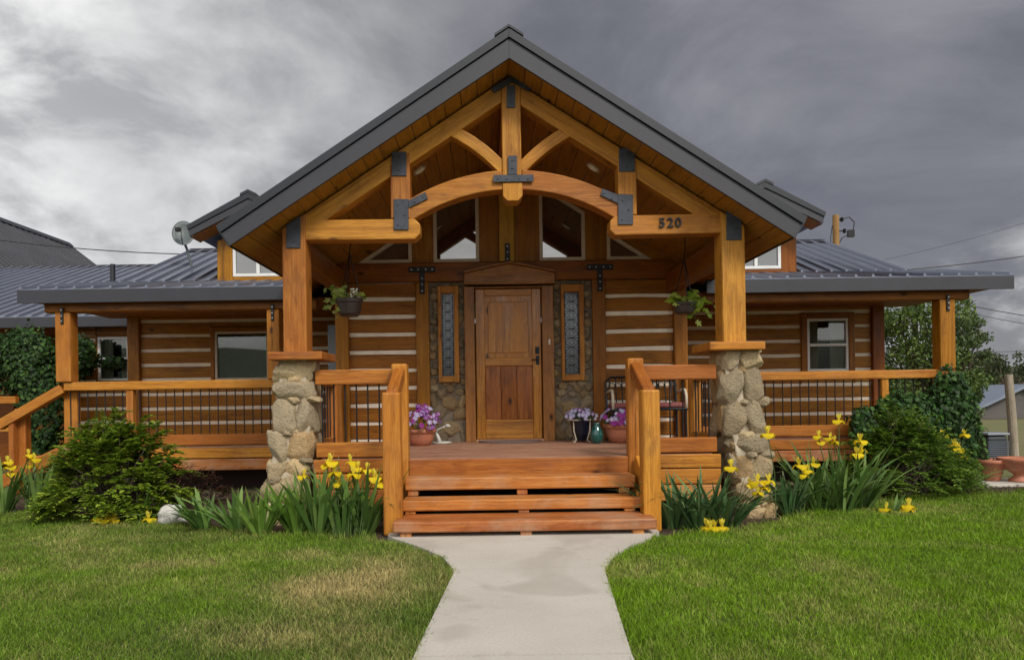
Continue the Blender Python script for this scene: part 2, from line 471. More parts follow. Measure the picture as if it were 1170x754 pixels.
# the sky behind the photographer is the bright, thinner part of the overcast
bk = nt.nodes.new('ShaderNodeMapRange'); bk.interpolation_type = 'SMOOTHSTEP'
nt.links.new(math_(nt, 'MULTIPLY', dy, -1.0), bk.inputs[0]); bk.inputs[1].default_value = -.25; bk.inputs[2].default_value = .6
c = mix(nt, bk.outputs[0], c, mix(nt, ramp(nt, n2, [(.35, 0.0), (.65, 1.0)]), (.66, .65, .64), (1.12, 1.10, 1.06)))
bg2 = nt.nodes.new('ShaderNodeBackground'); nt.links.new(c, bg2.inputs[0]); bg2.inputs[1].default_value = 1.0
mx = nt.nodes.new('ShaderNodeMixShader'); mx.inputs[0].default_value = .93
nt.links.new(bg1.outputs[0], mx.inputs[1]); nt.links.new(bg2.outputs[0], mx.inputs[2])
nt.links.new(mx.outputs[0], wo.inputs[0])

sl = bpy.data.lights.new('sun', 'SUN'); sl.energy = 1.5; sl.angle = math.radians(14); sl.color = (1, .95, .87)
so = bpy.data.objects.new('sun', sl); COL.objects.link(so)
so.rotation_euler = SUN.to_track_quat('Z', 'Y').to_euler(); so.location = (5, -10, 20)

cd = bpy.data.cameras.new('camera'); cam = bpy.data.objects.new('camera', cd); COL.objects.link(cam)
cd.sensor_width = 36; cd.lens = F_PX / 1170 * 36; cd.clip_end = 4000; cd.clip_start = .05
cd.shift_x = (585 - CX) / 1170; cd.shift_y = (CY - 377) / 1170
cam.matrix_world = Matrix.Translation((0, 0, HC)) @ Matrix.Rotation(math.pi / 2, 4, 'X') @ Matrix.Rotation(-math.atan(ROLL), 4, 'Z')
scene.camera = cam
scene.view_settings.view_transform = 'Standard'; scene.view_settings.look = 'None'
scene.view_settings.exposure = 0.62; scene.view_settings.gamma = 1
scene.cycles.max_bounces = 6; scene.cycles.diffuse_bounces = 4; scene.cycles.transparent_max_bounces = 12

# ================================================================== THE SETTING
def sheet(name, pts, z, mat, label=None):
    g = G(); g.add([(p[0], p[1], z) for p in pts], [tuple(range(len(pts)))])
    o = g.build(name, mat); tag(o, label, None, None, 'structure'); return o
sheet('ground', [(-900, -900), (900, -900), (900, 900), (-900, 900)], -.06, M_GROUND, 'dry meadow ground round the house')

# lawn borders: the lawn ends along the flower beds
LB = [(-14, 8.9), (-6.5, 8.3), (-4.6, 8.0), (-3.2, 7.35), (-2.3, 6.85), (-1.6, 6.55), (-.9, 6.45)]
RB = [(1.5, 6.42), (2.0, 6.42), (2.5, 6.75), (3.0, 7.25), (3.9, 8.0), (5.2, 8.55), (6.6, 8.75), (14, 8.9)]
def bed(X):
    pts = LB if X < .3 else RB
    return np.interp(X, [p[0] for p in pts], [p[1] for p in pts])
def path_l(d): return np.interp(d, [-8, 3.4, 5.15, 5.6, 6.0, 6.46], [-.42, -.371, -.247, -.36, -.58, -.90])
def path_r(d): return np.interp(d, [-8, 3.4, 5.15, 5.6, 6.0, 6.46], [.655, .655, .80, .95, 1.18, 1.50])
def lawn_piece(border, inner, sgn):
    ys = np.linspace(-8, 6.46, 70)
    pts = [(inner(y), y) for y in ys]
    b = [p for p in border if abs(p[0]) > 1.0]
    b = sorted(b, key=lambda p: abs(p[0]))
    pts += b + [(sgn * 14, -8)]
    return pts
lp = lawn_piece(LB, path_l, -1); rp = lawn_piece(RB, path_r, 1)
sheet('lawn', lp, -.03, M_TURF, 'mown lawn left of the concrete path')
sheet('lawn', rp, -.03, M_TURF, 'mown lawn right of the concrete path')
# beds
sheet('flower_bed', [(p[0], p[1]) for p in LB] + [(-.9, 9.9), (-14, 9.9)], -.035, M_SOIL, 'dark mulched flower bed along the left of the porch')
sheet('flower_bed', [(p[0], p[1]) for p in RB] + [(14, 9.9), (1.5, 9.9)], -.035, M_SOIL, 'dark mulched flower bed along the right of the porch')
# path: concrete slabs with tooled joints
g = G()
js = [-6, -3.6, -1.9, -.2, 1.6, 3.46, 5.2, 7.3]
for a, b in zip(js[:-1], js[1:]):
    ys = list(np.linspace(a + .009, min(b, 6.9) - .009, 14))
    v = []; n = len(ys)
    for y in ys:
        xl, xr = (path_l(y), path_r(y)) if y < 6.46 else (-.9, 1.5)
        v += [(xl, y, .0), (xr, y, .0), (xl, y, -.08), (xr, y, -.08)]
    f = []
    for i in range(n - 1):
        k = 4 * i
        f += [(k, k + 1, k + 5, k + 4), (k, k + 4, k + 6, k + 2), (k + 1, k + 3, k + 7, k + 5)]
    f += [(0, 2, 3, 1), (4 * n - 4, 4 * n - 3, 4 * n - 1, 4 * n - 2)]
    g.add(v, f)
for b in js[1:-1]:
    g.box(path_l(b) + .004, path_r(b) - .004, b - .010, b + .010, -.07, -.007, mi=1)
o = g.build('path', [M_CONC, simple('joint_filler', (.06, .052, .042), .95, 0, .3, 20)]); tag(o, 'pale concrete path with tooled joints leading to the steps', None, None, 'structure')

# ---- hills ring
def hills():
    n = 160; V = []; Fs = []
    for k in range(n):
        a = 2 * math.pi * k / n
        cx, cy = math.sin(a), math.cos(a)
        # low towards the view, higher behind the photographer
        h = 14 + 30 * max(0, -cy) ** .7 + 9 * mnoise.noise(Vector((cx * 4, cy * 4, 1))) + 3 * mnoise.noise(Vector((cx * 15, cy * 15, 1)))
        for r, q in ((430, 0), (520, .55), (640, 1), (760, .0)):
            V.append((cx * r, cy * r, -1 + max(3, h) * q + 2.5 * q * mnoise.noise(Vector((cx * 30, cy * 30, q * 3)))))
    for k in range(n):
        k2 = (k + 1) % n
        for j in range(3): Fs.append((k * 4 + j, k2 * 4 + j, k2 * 4 + j + 1, k * 4 + j + 1))
    g = G(); g.add(V, Fs); o = g.build('hills', M_HILL, smooth=True)
    tag(o, 'low wooded hills on the skyline', None, None, 'structure')
hills()

# ================================================================== THE HOUSE
H = thing('log_cabin', 'log cabin with honey timber gable porch and charcoal metal roof', 'house', (.29, 7.6, 0))
DW = 10.0       # entry wall plane
DWING = 12.2    # wing wall plane
GX, GS, GZ = .26, .65, 4.51      # gable centre, pitch, soffit ridge height
def soff(X): return GZ - GS * abs(X - GX)
DECK = .60

# ---- log walls ------------------------------------------------
def log_wall(name, x0, x1, y, z0, z1, pitch, gap, openings=(), thick=.16, phase=0.0, mat=None, parent=H, top_fn=None):
    g = G(); z = z0 + phase
    while z < z1:
        a, b = z, min(z + pitch - gap, z1)
        if b - a > .03:
            spans = [(x0, x1)]; extra = []
            for (ox0, ox1, oz0, oz1) in openings:
                if oz0 < b and oz1 > a:
                    if oz0 > a + .02: extra.append((ox0, ox1, a, oz0 - .002))
                    if oz1 < b - .02: extra.append((ox0, ox1, oz1 + .002, b))
                    ns = []
                    for s0, s1 in spans:
                        if ox1 <= s0 or ox0 >= s1: ns.append((s0, s1))
                        else:
                            if ox0 > s0: ns.append((s0, ox0))
                            if ox1 < s1: ns.append((ox1, s1))
                    spans = ns
            for (e0, e1, ea, eb) in extra: g.box(e0 + .001, e1 - .001, y, y + thick, ea, eb)
            for s0, s1 in spans:
                n = max(2, int((s1 - s0) / .35)); V = []; Fc = []
                sd = random.uniform(0, 99)
                for i in range(n + 1):
                    X = s0 + (s1 - s0) * i / n
                    wa = .013 * mnoise.noise(Vector((X * 1.7, sd, 0))); wb = .013 * mnoise.noise(Vector((X * 1.7, sd, 5)))
                    wy = .012 * mnoise.noise(Vector((X * 1.3, sd, 9)))
                    V += [(X, y + wy, a + wa), (X, y + wy, b + wb), (X, y + thick, b + wb), (X, y + thick, a + wa)]
                for i in range(n):
                    k = 4 * i
                    for j in range(4):
                        j2 = (j + 1) % 4
                        Fc.append((k + j, k + j2, k + 4 + j2, k + 4 + j)[::-1])
                Fc += [(0, 1, 2, 3)[::-1], (4 * n, 4 * n + 1, 4 * n + 2, 4 * n + 3)]
                g.add(V, Fc, (1, 0, 0))
        z += pitch
    return g.build(name, mat or W_LOG, parent, bevel=.014)
def chink(x0, x1, y, z0, z1, openings=(), thick=.1):
    g = G(); xs = sorted({x0, x1, *[v for o in openings for v in o[:2] if x0 < v < x1]})
    for a, b in zip(xs[:-1], xs[1:]):
        m = (a + b) / 2; cuts = sorted([(o[2], o[3]) for o in openings if o[0] < m < o[1]])
        z = z0
        for c0, c1 in cuts:
            if c0 > z: g.box(a, b, y, y + thick, z, c0)
            z = max(z, c1)
        if z < z1: g.box(a, b, y, y + thick, z, z1)
    return g.build('chinking', M_CHINK, H)

# entry bay: X range and the openings in it
EX0, EX1 = PX(386, 400, DW), PX(783, 400, DW)
LX1 = PX(476, 400, DW); RX0 = PX(692, 400, DW)
headz0, headz1 = PZ(580, 321, DW), PZ(580, 299, DW)
log_wall('log_wall', EX0 + .1, LX1, DW, DECK - .02, headz0 - .002, .241, .055, phase=.072)
log_wall('log_wall', RX0, EX1 - .1, DW, DECK - .02, headz0 - .002, .241, .055, phase=.072)
chink(EX0 + .1, LX1, DW + .022, DECK - .3, headz0 - .004); chink(RX0, EX1 - .1, DW + .022, DECK - .3, headz0 - .004)
# corner posts of the bay, trims beside the stonework
for a, b in ((EX0 - .02, EX0 + .16), (EX1 - .16, EX1 + .02)):
    G().box(a, b, DW - .06, DW + .14, DECK - .05, headz1 - .1, (0, 0, 1)).build('corner_post', W_LOG, H, bevel=.012)
for a, b in ((476, 491), (677, 692)):
    G().box(PX(a, 400, DW), PX(b, 400, DW), DW - .05, DW + .1, DECK, headz0 - .002, (0, 0, 1)).build('wall_trim', W_RED if a > 600 else W_LOG, H, bevel=.01)
# header log above door and walls
G().box(EX0 - .05, EX1 + .05, DW - .04, DW + .14, headz0, headz1, (1, 0, 0)).build('header_beam', W_LOG, H, bevel=.014)
# upper gable wall with its window openings (board panels between posts)
zb = headz1 + .002
wins = []
def upper_x(px): return PX(px, 260, DW)
posts_x = [(upper_x(470), upper_x(495)), (upper_x(547), upper_x(570)), (upper_x(587), upper_x(616)), (upper_x(668), upper_x(693))]
mull = (upper_x(570), upper_x(587))
gw = G()
def clip_panel(g, x0, x1, z0, y0, y1, margin=0.0, grain=(0, 0, 1)):
    pts = [(x0, z0), (x1, z0), (x1, soff(x1) - margin)]
    if x0 < GX < x1: pts.append((GX, GZ - margin))
    pts.append((x0, soff(x0) - margin))
    g.prism(pts, y0, y1, grain)
for a, b in posts_x: clip_panel(gw, a, b, zb, DW + .0, DW + .12, -.02)
# spandrels over the inner windows: windows stop 0.28 below the soffit
wtop = .10
for a, b in ((upper_x(495), upper_x(547)), (upper_x(616), upper_x(668))):
    za, zc = soff(a) - wtop, soff(b) - wtop
    gw.prism([(a, za), (b, zc), (b, soff(b) + .02), (a, soff(a) + .02)], DW + .0, DW + .12, (1, 0, 0))
# strip above outer windows and outer ends
for a, b in ((EX0 - .02, upper_x(470)), (upper_x(693), EX1 + .02)):
    for (s, e) in ((a, b),):
        gw.prism([(s, soff(s) - .16), (e, soff(e) - .16), (e, soff(e) + .02), (s, soff(s) + .02)], DW, DW + .12, (1, 0, 0))
gw.build('gable_wall', W_LOG, H, bevel=.006)
gq = G(); clip_panel(gq, mull[0], mull[1], PZ(580, 300, DW), DW - .09, DW + .05, .0)
gq.build('centre_mullion', W_SOFFIT, H, bevel=.008)

def window_poly(pts, y, fr=.045, pane_mat=M_GLASS, frame_mat=M_BEIGE, name='gable_window'):
    # convex polygon (x,z) ccw; frame follows it
    n = len(pts); cx = sum(p[0] for p in pts) / n; cz = sum(p[1] for p in pts) / n
    # inset by offsetting edges
    ins = []
    for i in range(n):
        p0, p1, p2 = Vector(pts[i - 1]), Vector(pts[i]), Vector(pts[(i + 1) % n])
        e1 = (p1 - p0).normalized(); e2 = (p2 - p1).normalized()
        n1 = Vector((-e1.y, e1.x)); n2 = Vector((-e2.y, e2.x))
        if n1.dot(Vector((cx, cz)) - p1) < 0: n1 = -n1
        if n2.dot(Vector((cx, cz)) - p1) < 0: n2 = -n2
        # solve p1 + n1*fr + e1*t  == line2
        dt = e1.x * e2.y - e1.y * e2.x
        q = (p1 + n2 * fr) - (p1 + n1 * fr)
        t = (q.x * e2.y - q.y * e2.x) / dt if abs(dt) > 1e-4 else 0
        ins.append(p1 + n1 * fr + e1 * t)
    g = G(); V = []; Fc = []
    for yy in (y - .03, y + .03):
        V += [(p[0], yy, p[1]) for p in pts] + [(p.x, yy, p.y) for p in ins]
    for i in range(n):
        j = (i + 1) % n; m = 2 * n
        Fc += [(i, j, n + j, n + i), (m + j, m + i, m + n + i, m + n + j), (j, i, m + i, m + j), (n + i, n + j, m + n + j, m + n + i)]
    g.add(V, Fc)
    f = g.build(name, frame_mat, H)
    bm = bmesh.new(); bm.from_mesh(f.data); bmesh.ops.recalc_face_normals(bm, faces=bm.faces); bm.to_mesh(f.data); bm.free()
    p = G().prism([tuple(q) for q in ins], y + .0, y + .008).build('pane', pane_mat, f)
    return f
for a, b in ((upper_x(495), upper_x(547)), (upper_x(616), upper_x(668))):
    window_poly([(a, zb), (b, zb), (b, soff(b) - wtop - .002), (a, soff(a) - wtop - .002)], DW + .02)
tx = GX - (GZ - .17 - zb) / GS; tx2 = GX + (GZ - .17 - zb) / GS
window_poly([(tx, zb), (upper_x(470), zb), (upper_x(470), soff(upper_x(470)) - .17)], DW + .02)
window_poly([(upper_x(693), zb), (tx2, zb), (upper_x(693), soff(upper_x(693)) - .17)], DW + .02)
# wall body behind (keeps the house closed) : returns of the entry bay
g = G()
g.box(EX0 + .02, EX0 + .14, DW + .141, DWING, DECK - .3, headz1 + .3, (0, 1, 0))
g.build('bay_side_wall', W_LOG, H, bevel=.01); g = G()
g.box(EX1 - .14, EX1 - .02, DW + .141, DWING, DECK - .3, headz1 + .3, (0, 1, 0))
g.build('bay_side_wall', W_LOG, H, bevel=.01)
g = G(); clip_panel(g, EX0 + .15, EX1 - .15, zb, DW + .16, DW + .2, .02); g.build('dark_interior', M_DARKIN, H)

# ---- stones ----------------------------------------------------
_ico = bmesh.new(); bmesh.ops.create_icosphere(_ico, subdivisions=3, radius=1)
ICO_V = [v.co.copy().normalized() for v in _ico.verts]; ICO_F = [tuple(v.index for v in f.verts) for f in _ico.faces]; _ico.free()
_ico = bmesh.new(); bmesh.ops.create_icosphere(_ico, subdivisions=4, radius=1)
ICO2 = ([v.co.copy().normalized() for v in _ico.verts], [tuple(v.index for v in f.verts) for f in _ico.faces]); _ico.free()
STONE_C = [(.58, .42, .22), (.46, .35, .20), (.66, .46, .21), (.40, .325, .21), (.70, .54, .31), (.52, .34, .16), (.58, .46, .30), (.33, .26, .16)]
def stone(g, c, sz, p=3.2, rough=.16, tone=1.0, sub=None):
    sd = Vector((random.uniform(0, 99), random.uniform(0, 99), random.uniform(0, 99)))
    a = random.uniform(-.12, .12); ca, sa = math.cos(a), math.sin(a)
    shx = random.uniform(-.18, .18)
    V = []; IV, IF = (ICO2 if sub else (ICO_V, ICO_F))
    # a few random cleavage planes give the stone broken corners
    pl = []
    for _ in range(9):
        q = Vector((random.gauss(0, 1), -abs(random.gauss(0, .6)) - .1, random.gauss(0, 1))).normalized(); pl.append((q, random.uniform(.80, 1.0)))
    for n in IV:
        r = (abs(n.x) ** p + abs(n.y) ** p + abs(n.z) ** p) ** (-1 / p)
        r *= 1 + rough * mnoise.noise(n * 1.3 + sd) + rough * .5 * mnoise.noise(n * 3.1 + sd) + rough * .22 * mnoise.noise(n * 8 + sd)
        if sub:
            for q, k_ in pl:
                dq = n.dot(q) * r
                if dq > k_: r *= k_ / dq * (1 + .04 * mnoise.noise(n * 6 + sd))
            r *= 1 + .03 * mnoise.noise(n * 14 + sd)
        x, y, z = n.x * r * sz[0] / 2, n.y * r * sz[1] / 2, n.z * r * sz[2] / 2
        x += shx * z
        x, z = x * ca - z * sa, x * sa + z * ca
        V.append((c[0] + x, c[1] + y, c[2] + z))
    k = random.choice(STONE_C); v = random.uniform(.8, 1.15) * tone
    g.add(V, IF, (0, 0, 1), col=tuple(q * v for q in k))

def column(prof_px, cy, capx, seed):
    random.seed(seed)
    # prof_px: list of (y_px, xl, xr) on the front face plane d=7.38
    d = 7.38
    prof = []
    for y, xl, xr in prof_px:
        p, q = at(xl, y, d), at(xr, y, d)
        prof.append(((p.z + q.z) / 2, p.x, q.x))
    prof.sort()
    zs = [p[0] for p in prof]
    L = lambda z: float(np.interp(z, zs, [p[1] for p in prof])); R = lambda z: float(np.interp(z, zs, [p[2] for p in prof]))
    flare = lambda z: float(np.interp(z, [-.1, .5, 1.0], [.18, .03, 0]))
    g = G(); core = G()
    z = -.08; top = zs[-1]
    yb = cy + .23
    nz, na = 60, 60; CV = []
    for i in range(nz + 1):
        zz = -.1 + (top + .1) * i / nz
        l_, r_ = L(zz) + .055 + (.075 if capx[0] > 600 else 0), R(zz) - .055 - (0 if capx[0] > 600 else .075); f_, b_ = cy - .19 - flare(zz), yb - .05
        for j in range(na):
            t = j / na * 4; k_ = int(t); q = t - k_
            X_, Y_ = [(l_ + (r_ - l_) * q, f_), (r_, f_ + (b_ - f_) * q), (r_ - (r_ - l_) * q, b_), (l_, b_ - (b_ - f_) * q)][k_]
            nv_ = mnoise.noise(Vector((X_ * 9, Y_ * 9, zz * 9 + seed))) * .018 + mnoise.noise(Vector((X_ * 25, Y_ * 25, zz * 25 + seed))) * .008
            cxm = (l_ + r_) / 2; cym = (f_ + b_) / 2
            CV.append((X_ + (X_ - cxm) * nv_ * 4, Y_ + (Y_ - cym) * nv_ * 4, zz))
    core.add(CV, [(i * na + j, i * na + (j + 1) % na, (i + 1) * na + (j + 1) % na, (i + 1) * na + j) for i in range(nz) for j in range(na)])
    k = 0
    while z < top - .03:
        h = random.choice([.15, .19, .24, .29, .34]);
        if top - z - h < .09: h = top - z
        zc = z + h / 2; l, r = L(zc) + .018 + (.075 if capx[0] > 600 else 0), R(zc) - .018 - (0 if capx[0] > 600 else .075); wd = r - l
        nf = random.choice([1, 2, 2, 2]) if h > .16 else random.choice([2, 2, 3])
        cuts = [0] + sorted([(i + random.uniform(-.2, .2)) / nf for i in range(1, nf)]) + [1]
        yf = cy - .21 - flare(zc)
        for i in range(nf):
            a, b = l + wd * cuts[i], l + wd * cuts[i + 1]
            dep = random.uniform(.14, .22)
            zo = random.uniform(-.02, .02) if nf > 1 else 0
            stone(g, ((a + b) / 2, yf + dep / 2 - random.uniform(.02, .05), zc + zo), ((b - a) * 1.2, dep, h * random.uniform(1.18, 1.30)), random.uniform(3.6, 7), .13, sub=1)
            if random.random() < .75:
                stone(g, (b if i < nf - 1 else (a + b) / 2 + random.uniform(-.1, .1), yf + .035, zc + h * .48), (random.uniform(.10, .18), .12, random.uniform(.07, .11)), 3, sub=1)
        for sx in (l, r):
            ns = 2
            y0 = yf + .03; L2 = yb - y0
            for i in range(ns):
                dep = random.uniform(.12, .17); inn = dep / 2 - random.uniform(.01, .035)
                stone(g, (sx + (inn if sx == l else -inn), y0 + L2 * (i + .5) / ns, zc + random.uniform(-.02, .02)), (dep, L2 / ns * 1.12, h * 1.16), random.uniform(3.4, 6), .13, sub=1)
        for i in range(2):
            stone(g, (l + wd * (i + .5) / 2, yb - .04, zc), (wd / 2, .13, h), 3)
        z += h
    o = g.build('stone_column', M_STONE, H, smooth=True)
    core.build('mortar', M_MORTAR, o, smooth=True)
    # timber cap
    (cx0, yt, cx1, yb_) = capx
    a, b = at(cx0, yt, 7.3), at(cx1, yb_, 7.3)
    zt = PZ((cx0 + cx1) / 2, yt, 7.3); zb2 = PZ((cx0 + cx1) / 2, yb_, 7.3)
    G().box(a.x, b.x, 7.3, cy + .30, zb2, zt).build('cap', W_BRIGHT, o, bevel=.012)
    return zt
capL = column([(411, 311, 362), (450, 309, 363), (490, 308, 366), (520, 303, 364), (553, 299, 357), (610, 296, 354)], 7.66, (305, 401.5, 368, 411), 3)
capR = column([(398, 819, 872), (440, 817, 877), (480, 822, 879), (510, 828, 884), (560, 834, 887), (602, 840, 888)], 7.66, (811, 390, 875, 399.5), 9)
random.seed(21)

# stone veneer beside the door
def veneer(px0, px1, sl):
    x0, x1 = PX(px0, 400, DW), PX(px1, 400, DW)
    z0, z1 = DECK, headz0 - .002
    G0 = G(); G0.box(x0, x1, DW + .02, DW + .12, z0, z1)
    pts = []
    tries = 0
    while tries < 5000:
        tries += 1
        X = random.uniform(x0 + .03, x1 - .03); Z = random.uniform(z0 + .04, z1 - .04)
        r = .115 if Z < z0 + .62 else .062
        if sl[0] - .02 < X < sl[1] + .02 and sl[2] < Z < sl[3]: continue
        if all((X - p[0]) ** 2 + ((Z - p[1]) * 1.25) ** 2 > ((r + p[2]) * .86) ** 2 for p in pts): pts.append((X, Z, r))
    g = G()
    for X, Z, r in pts:
        wx = min(r * 2.15, 2 * (X - x0) + .06, 2 * (x1 - X) + .06) if True else 0
        stone(g, (X, DW + .03, Z), (max(.07, wx * random.uniform(.9, 1.15)), .11, r * 2.0 * random.uniform(.9, 1.15)), random.uniform(3.2, 5), .17, tone=.55, sub=1)
    o = g.build('stone_surround', M_STONE, H, smooth=True)
    G0.build('mortar', simple('dark_mortar', (.20, .165, .12), .95, 0, .3, 14, .9), o)
veneer(491, 533.5, (PX(502, 385, DW), PX(524, 385, DW), PZ(510, 434, DW), PZ(510, 330, DW))); veneer(632, 677, (PX(642, 385, DW), PX(666, 385, DW), PZ(655, 432, DW), PZ(655, 328, DW)))

# ---- front door -------------------------------------------------
dl, dr = PX(544, 415, DW), PX(618.5, 415, DW); dt, db = PZ(581, 330.5, DW), DECK + .03
frl, frr = PX(531.5, 415, DW), PX(632.5, 415, DW)
# frame
fg = G(); fg.box(frl, dl - .012, DW - .10, DW + .05, DECK, dt + .03, (0, 0, 1)); fg.box(dr + .012, frr, DW - .10, DW + .05, DECK, dt + .03, (0, 0, 1))
fg.box(dl - .012, dr + .012, DW - .07, DW + .05, dt + .008, dt + .03)
dfr = fg.build('door_frame', W_DOORF, H, bevel=.008)
hp = [at(530, 326.5, DW), at(633.5, 325.5, DW), at(632.5, 313, DW), at(582, 303.5, DW), at(530.5, 314.5, DW)]
arc_ = [at(632.5 - 102 * t, 313 + 1.5 * t - 10.3 * (1 - abs(2 * t - 1) ** 1.15), DW) for t in np.linspace(0, 1, 17)]
G().prism([(p.x, p.z) for p in hp[:2] + arc_], DW - .13, DW - .042, (1, 0, 0)).build('pediment_board', W_DOORF, dfr, bevel=.01)
G().prism([(p.x, p.z + .004) for p in arc_] + [(p.x, p.z + .030) for p in arc_[::-1]], DW - .16, DW - .042).build('pediment_trim', W_DOORF, dfr, bevel=.004)
G().box(dl - .012, dr + .012, DW - .11, DW + .03, DECK, db, (1, 0, 0)).build('threshold', W_DECK, dfr, bevel=.006)
Y = DW - .03
gz = lambda py: PZ(581, py, DW)
stw = .12
g = G()
g.box(dl, dl + stw, Y, Y + .05, db, dt, (0, 0, 1)); g.box(dr - stw, dr, Y, Y + .05, db, dt, (0, 0, 1))
g.box(dl + stw, dr - stw, Y, Y + .05, gz(338), dt); g.box(dl + stw, dr - stw, Y, Y + .05, gz(418), gz(409))
g.box(dl + stw, dr - stw, Y, Y + .05, db, gz(479))
door = g.build('front_door', W_DOOR, H, bevel=.008)
g = G(); g.box(dl + stw, dr - stw, Y + .028, Y + .045, gz(409), gz(338), (0, 0, 1)); g.build('upper_panel', W_DOOR, door)
g = G(); i0, i1, j0, j1 = dl + stw + .05, dr - stw - .05, gz(403), gz(345)
g.prism([(i0, j0), (i1, j0), (i1, j1), (i0, j1)], Y + .012, Y + .03, (0, 0, 1)); g.build('raised_field', W_DOOR, door, bevel=.012)
pw = (dr - dl - 2 * stw) / 3
g = G()
for i in range(3):
    a = dl + stw + pw * i
    g.box(a + .0015, a + pw - .0015, Y + .02, Y + .045, gz(479), gz(418), (0, 0, 1))
g.build('lower_panel', W_DOOR, door, bevel=.006)
hx = PX(614, 412, DW)
g = G(); g.box(hx - .024, hx + .024, Y - .012, Y, gz(417), gz(407)); g.tube([(hx, Y - .01, gz(411.5)), (hx, Y - .05, gz(411.5)), (hx - .09, Y - .055, gz(411.8))], .009, 8)

g.build('handle', M_BLACK, door, bevel=.003)
g = G(); g.box(hx - .03, hx + .025, Y - .018, Y, gz(405), gz(397)); g.tube([(hx, Y - .018, gz(401)), (hx, Y - .035, gz(401))], .017, 12)
g.build('deadbolt', M_BLACK, door, bevel=.003)
g = G(); xb = PX(627, 392, DW); g.box(xb - .012, xb + .012, DW - .115, DW - .1, gz(395), gz(389)); g.build('doorbell', M_WHITE, H, bevel=.004)

# ---- sidelights -------------------------------------------------
def sidelight(px0, px1, py0, py1, gx0, gx1, gy0, gy1):
    x0, x1 = PX(px0, 385, DW), PX(px1, 385, DW); z1, z0 = PZ(px0, py0, DW), PZ(px0, py1, DW)
    a0, a1 = PX(gx0, 385, DW), PX(gx1, 385, DW); b1, b0 = PZ(px0, gy0, DW), PZ(px0, gy1, DW)
    g = G(); y0, y1 = DW - .075, DW + .05
    g.box(x0, a0, y0, y1, z0, z1, (0, 0, 1)); g.box(a1, x1, y0, y1, z0, z1, (0, 0, 1))
    g.box(a0, a1, y0, y1, b1, z1); g.box(a0, a1, y0, y1, z0, b0)
    f = g.build('sidelight_window', W_TRUSS if px0 > 0 else W_LOG, H, bevel=.008)
    p = G().box(a0, a1, DW - .02, DW - .01, b0, b1).build('pane', M_ART, f)
    c = G(); m = (a0 + a1) / 2; hw = (a1 - a0) / 2; yy = DW - .026
    c.tube([(a0 + .012, yy, b0), (a0 + .012, yy, b1)], .005, 5); c.tube([(a1 - .012, yy, b0), (a1 - .012, yy, b1)], .005, 5)
    n = 9
    for i in range(n):
        za = b0 + (b1 - b0) * i / n; zb_ = b0 + (b1 - b0) * (i + 1) / n
        hh = (zb_ - za)
        for s in (-1, 1):
            pts = [(m + s * (hw - .014) * math.sin(math.pi * t) * .95, yy, za + hh * t) for t in np.linspace(0, 1, 9)]
            c.tube(pts, .0038, 5)
            pts = [(m + s * .02 * (1 - math.cos(2 * math.pi * t)) * .8 + s * .006, yy, za + hh * (.2 + .6 * t)) for t in np.linspace(0, 1, 8)]
            c.tube(pts, .003, 5)
        c.tube([(a0 + .01, yy, za), (a1 - .01, yy, za)], .003, 5)
    c.build('lead_came', M_CAME, f)
sidelight(501, 524.5, 328, 437, 505, 519, 336, 430)
sidelight(641, 667, 326, 435, 644.5, 661.5, 334.5, 428)

# T brackets with bolts on the entry wall
def plate(g, x0, x1, y, z0, z1, t=.014): g.box(x0, x1, y - t, y, z0, z1)
def bolts(parent, pts, y):
    for X, Z in pts: G().tube([(X, y, Z), (X, y - .012, Z)], .011, 8).build('bolt', M_BOLT, parent)
for (cxp, cyp) in ((482.5, 309), (684.5, 306)):
    y = DW - .052
    X, Z = PX(cxp, cyp, DW), PZ(cxp, cyp, DW)
    g = G(); plate(g, X - .18, X + .18, y, Z - .036, Z + .036); plate(g, X - .036, X + .036, y, Z - .33, Z - .037)
    o = g.build('tee_bracket', M_BLACK, H, bevel=.003)
    bolts(o, [(X - .14, Z), (X - .05, Z), (X + .05, Z), (X + .14, Z), (X, Z - .12), (X, Z - .2), (X, Z - .29)], y - .014)
X, Z = PX(579.5, 290, DW), PZ(579.5, 290, DW)
g = G(); plate(g, X - .03, X + .03, DW - .092, Z - .13, Z + .12); o = g.build('strap_bracket', M_BLACK, H, bevel=.003)
bolts(o, [(X, Z - .09), (X, Z), (X, Z + .08)], DW - .106)

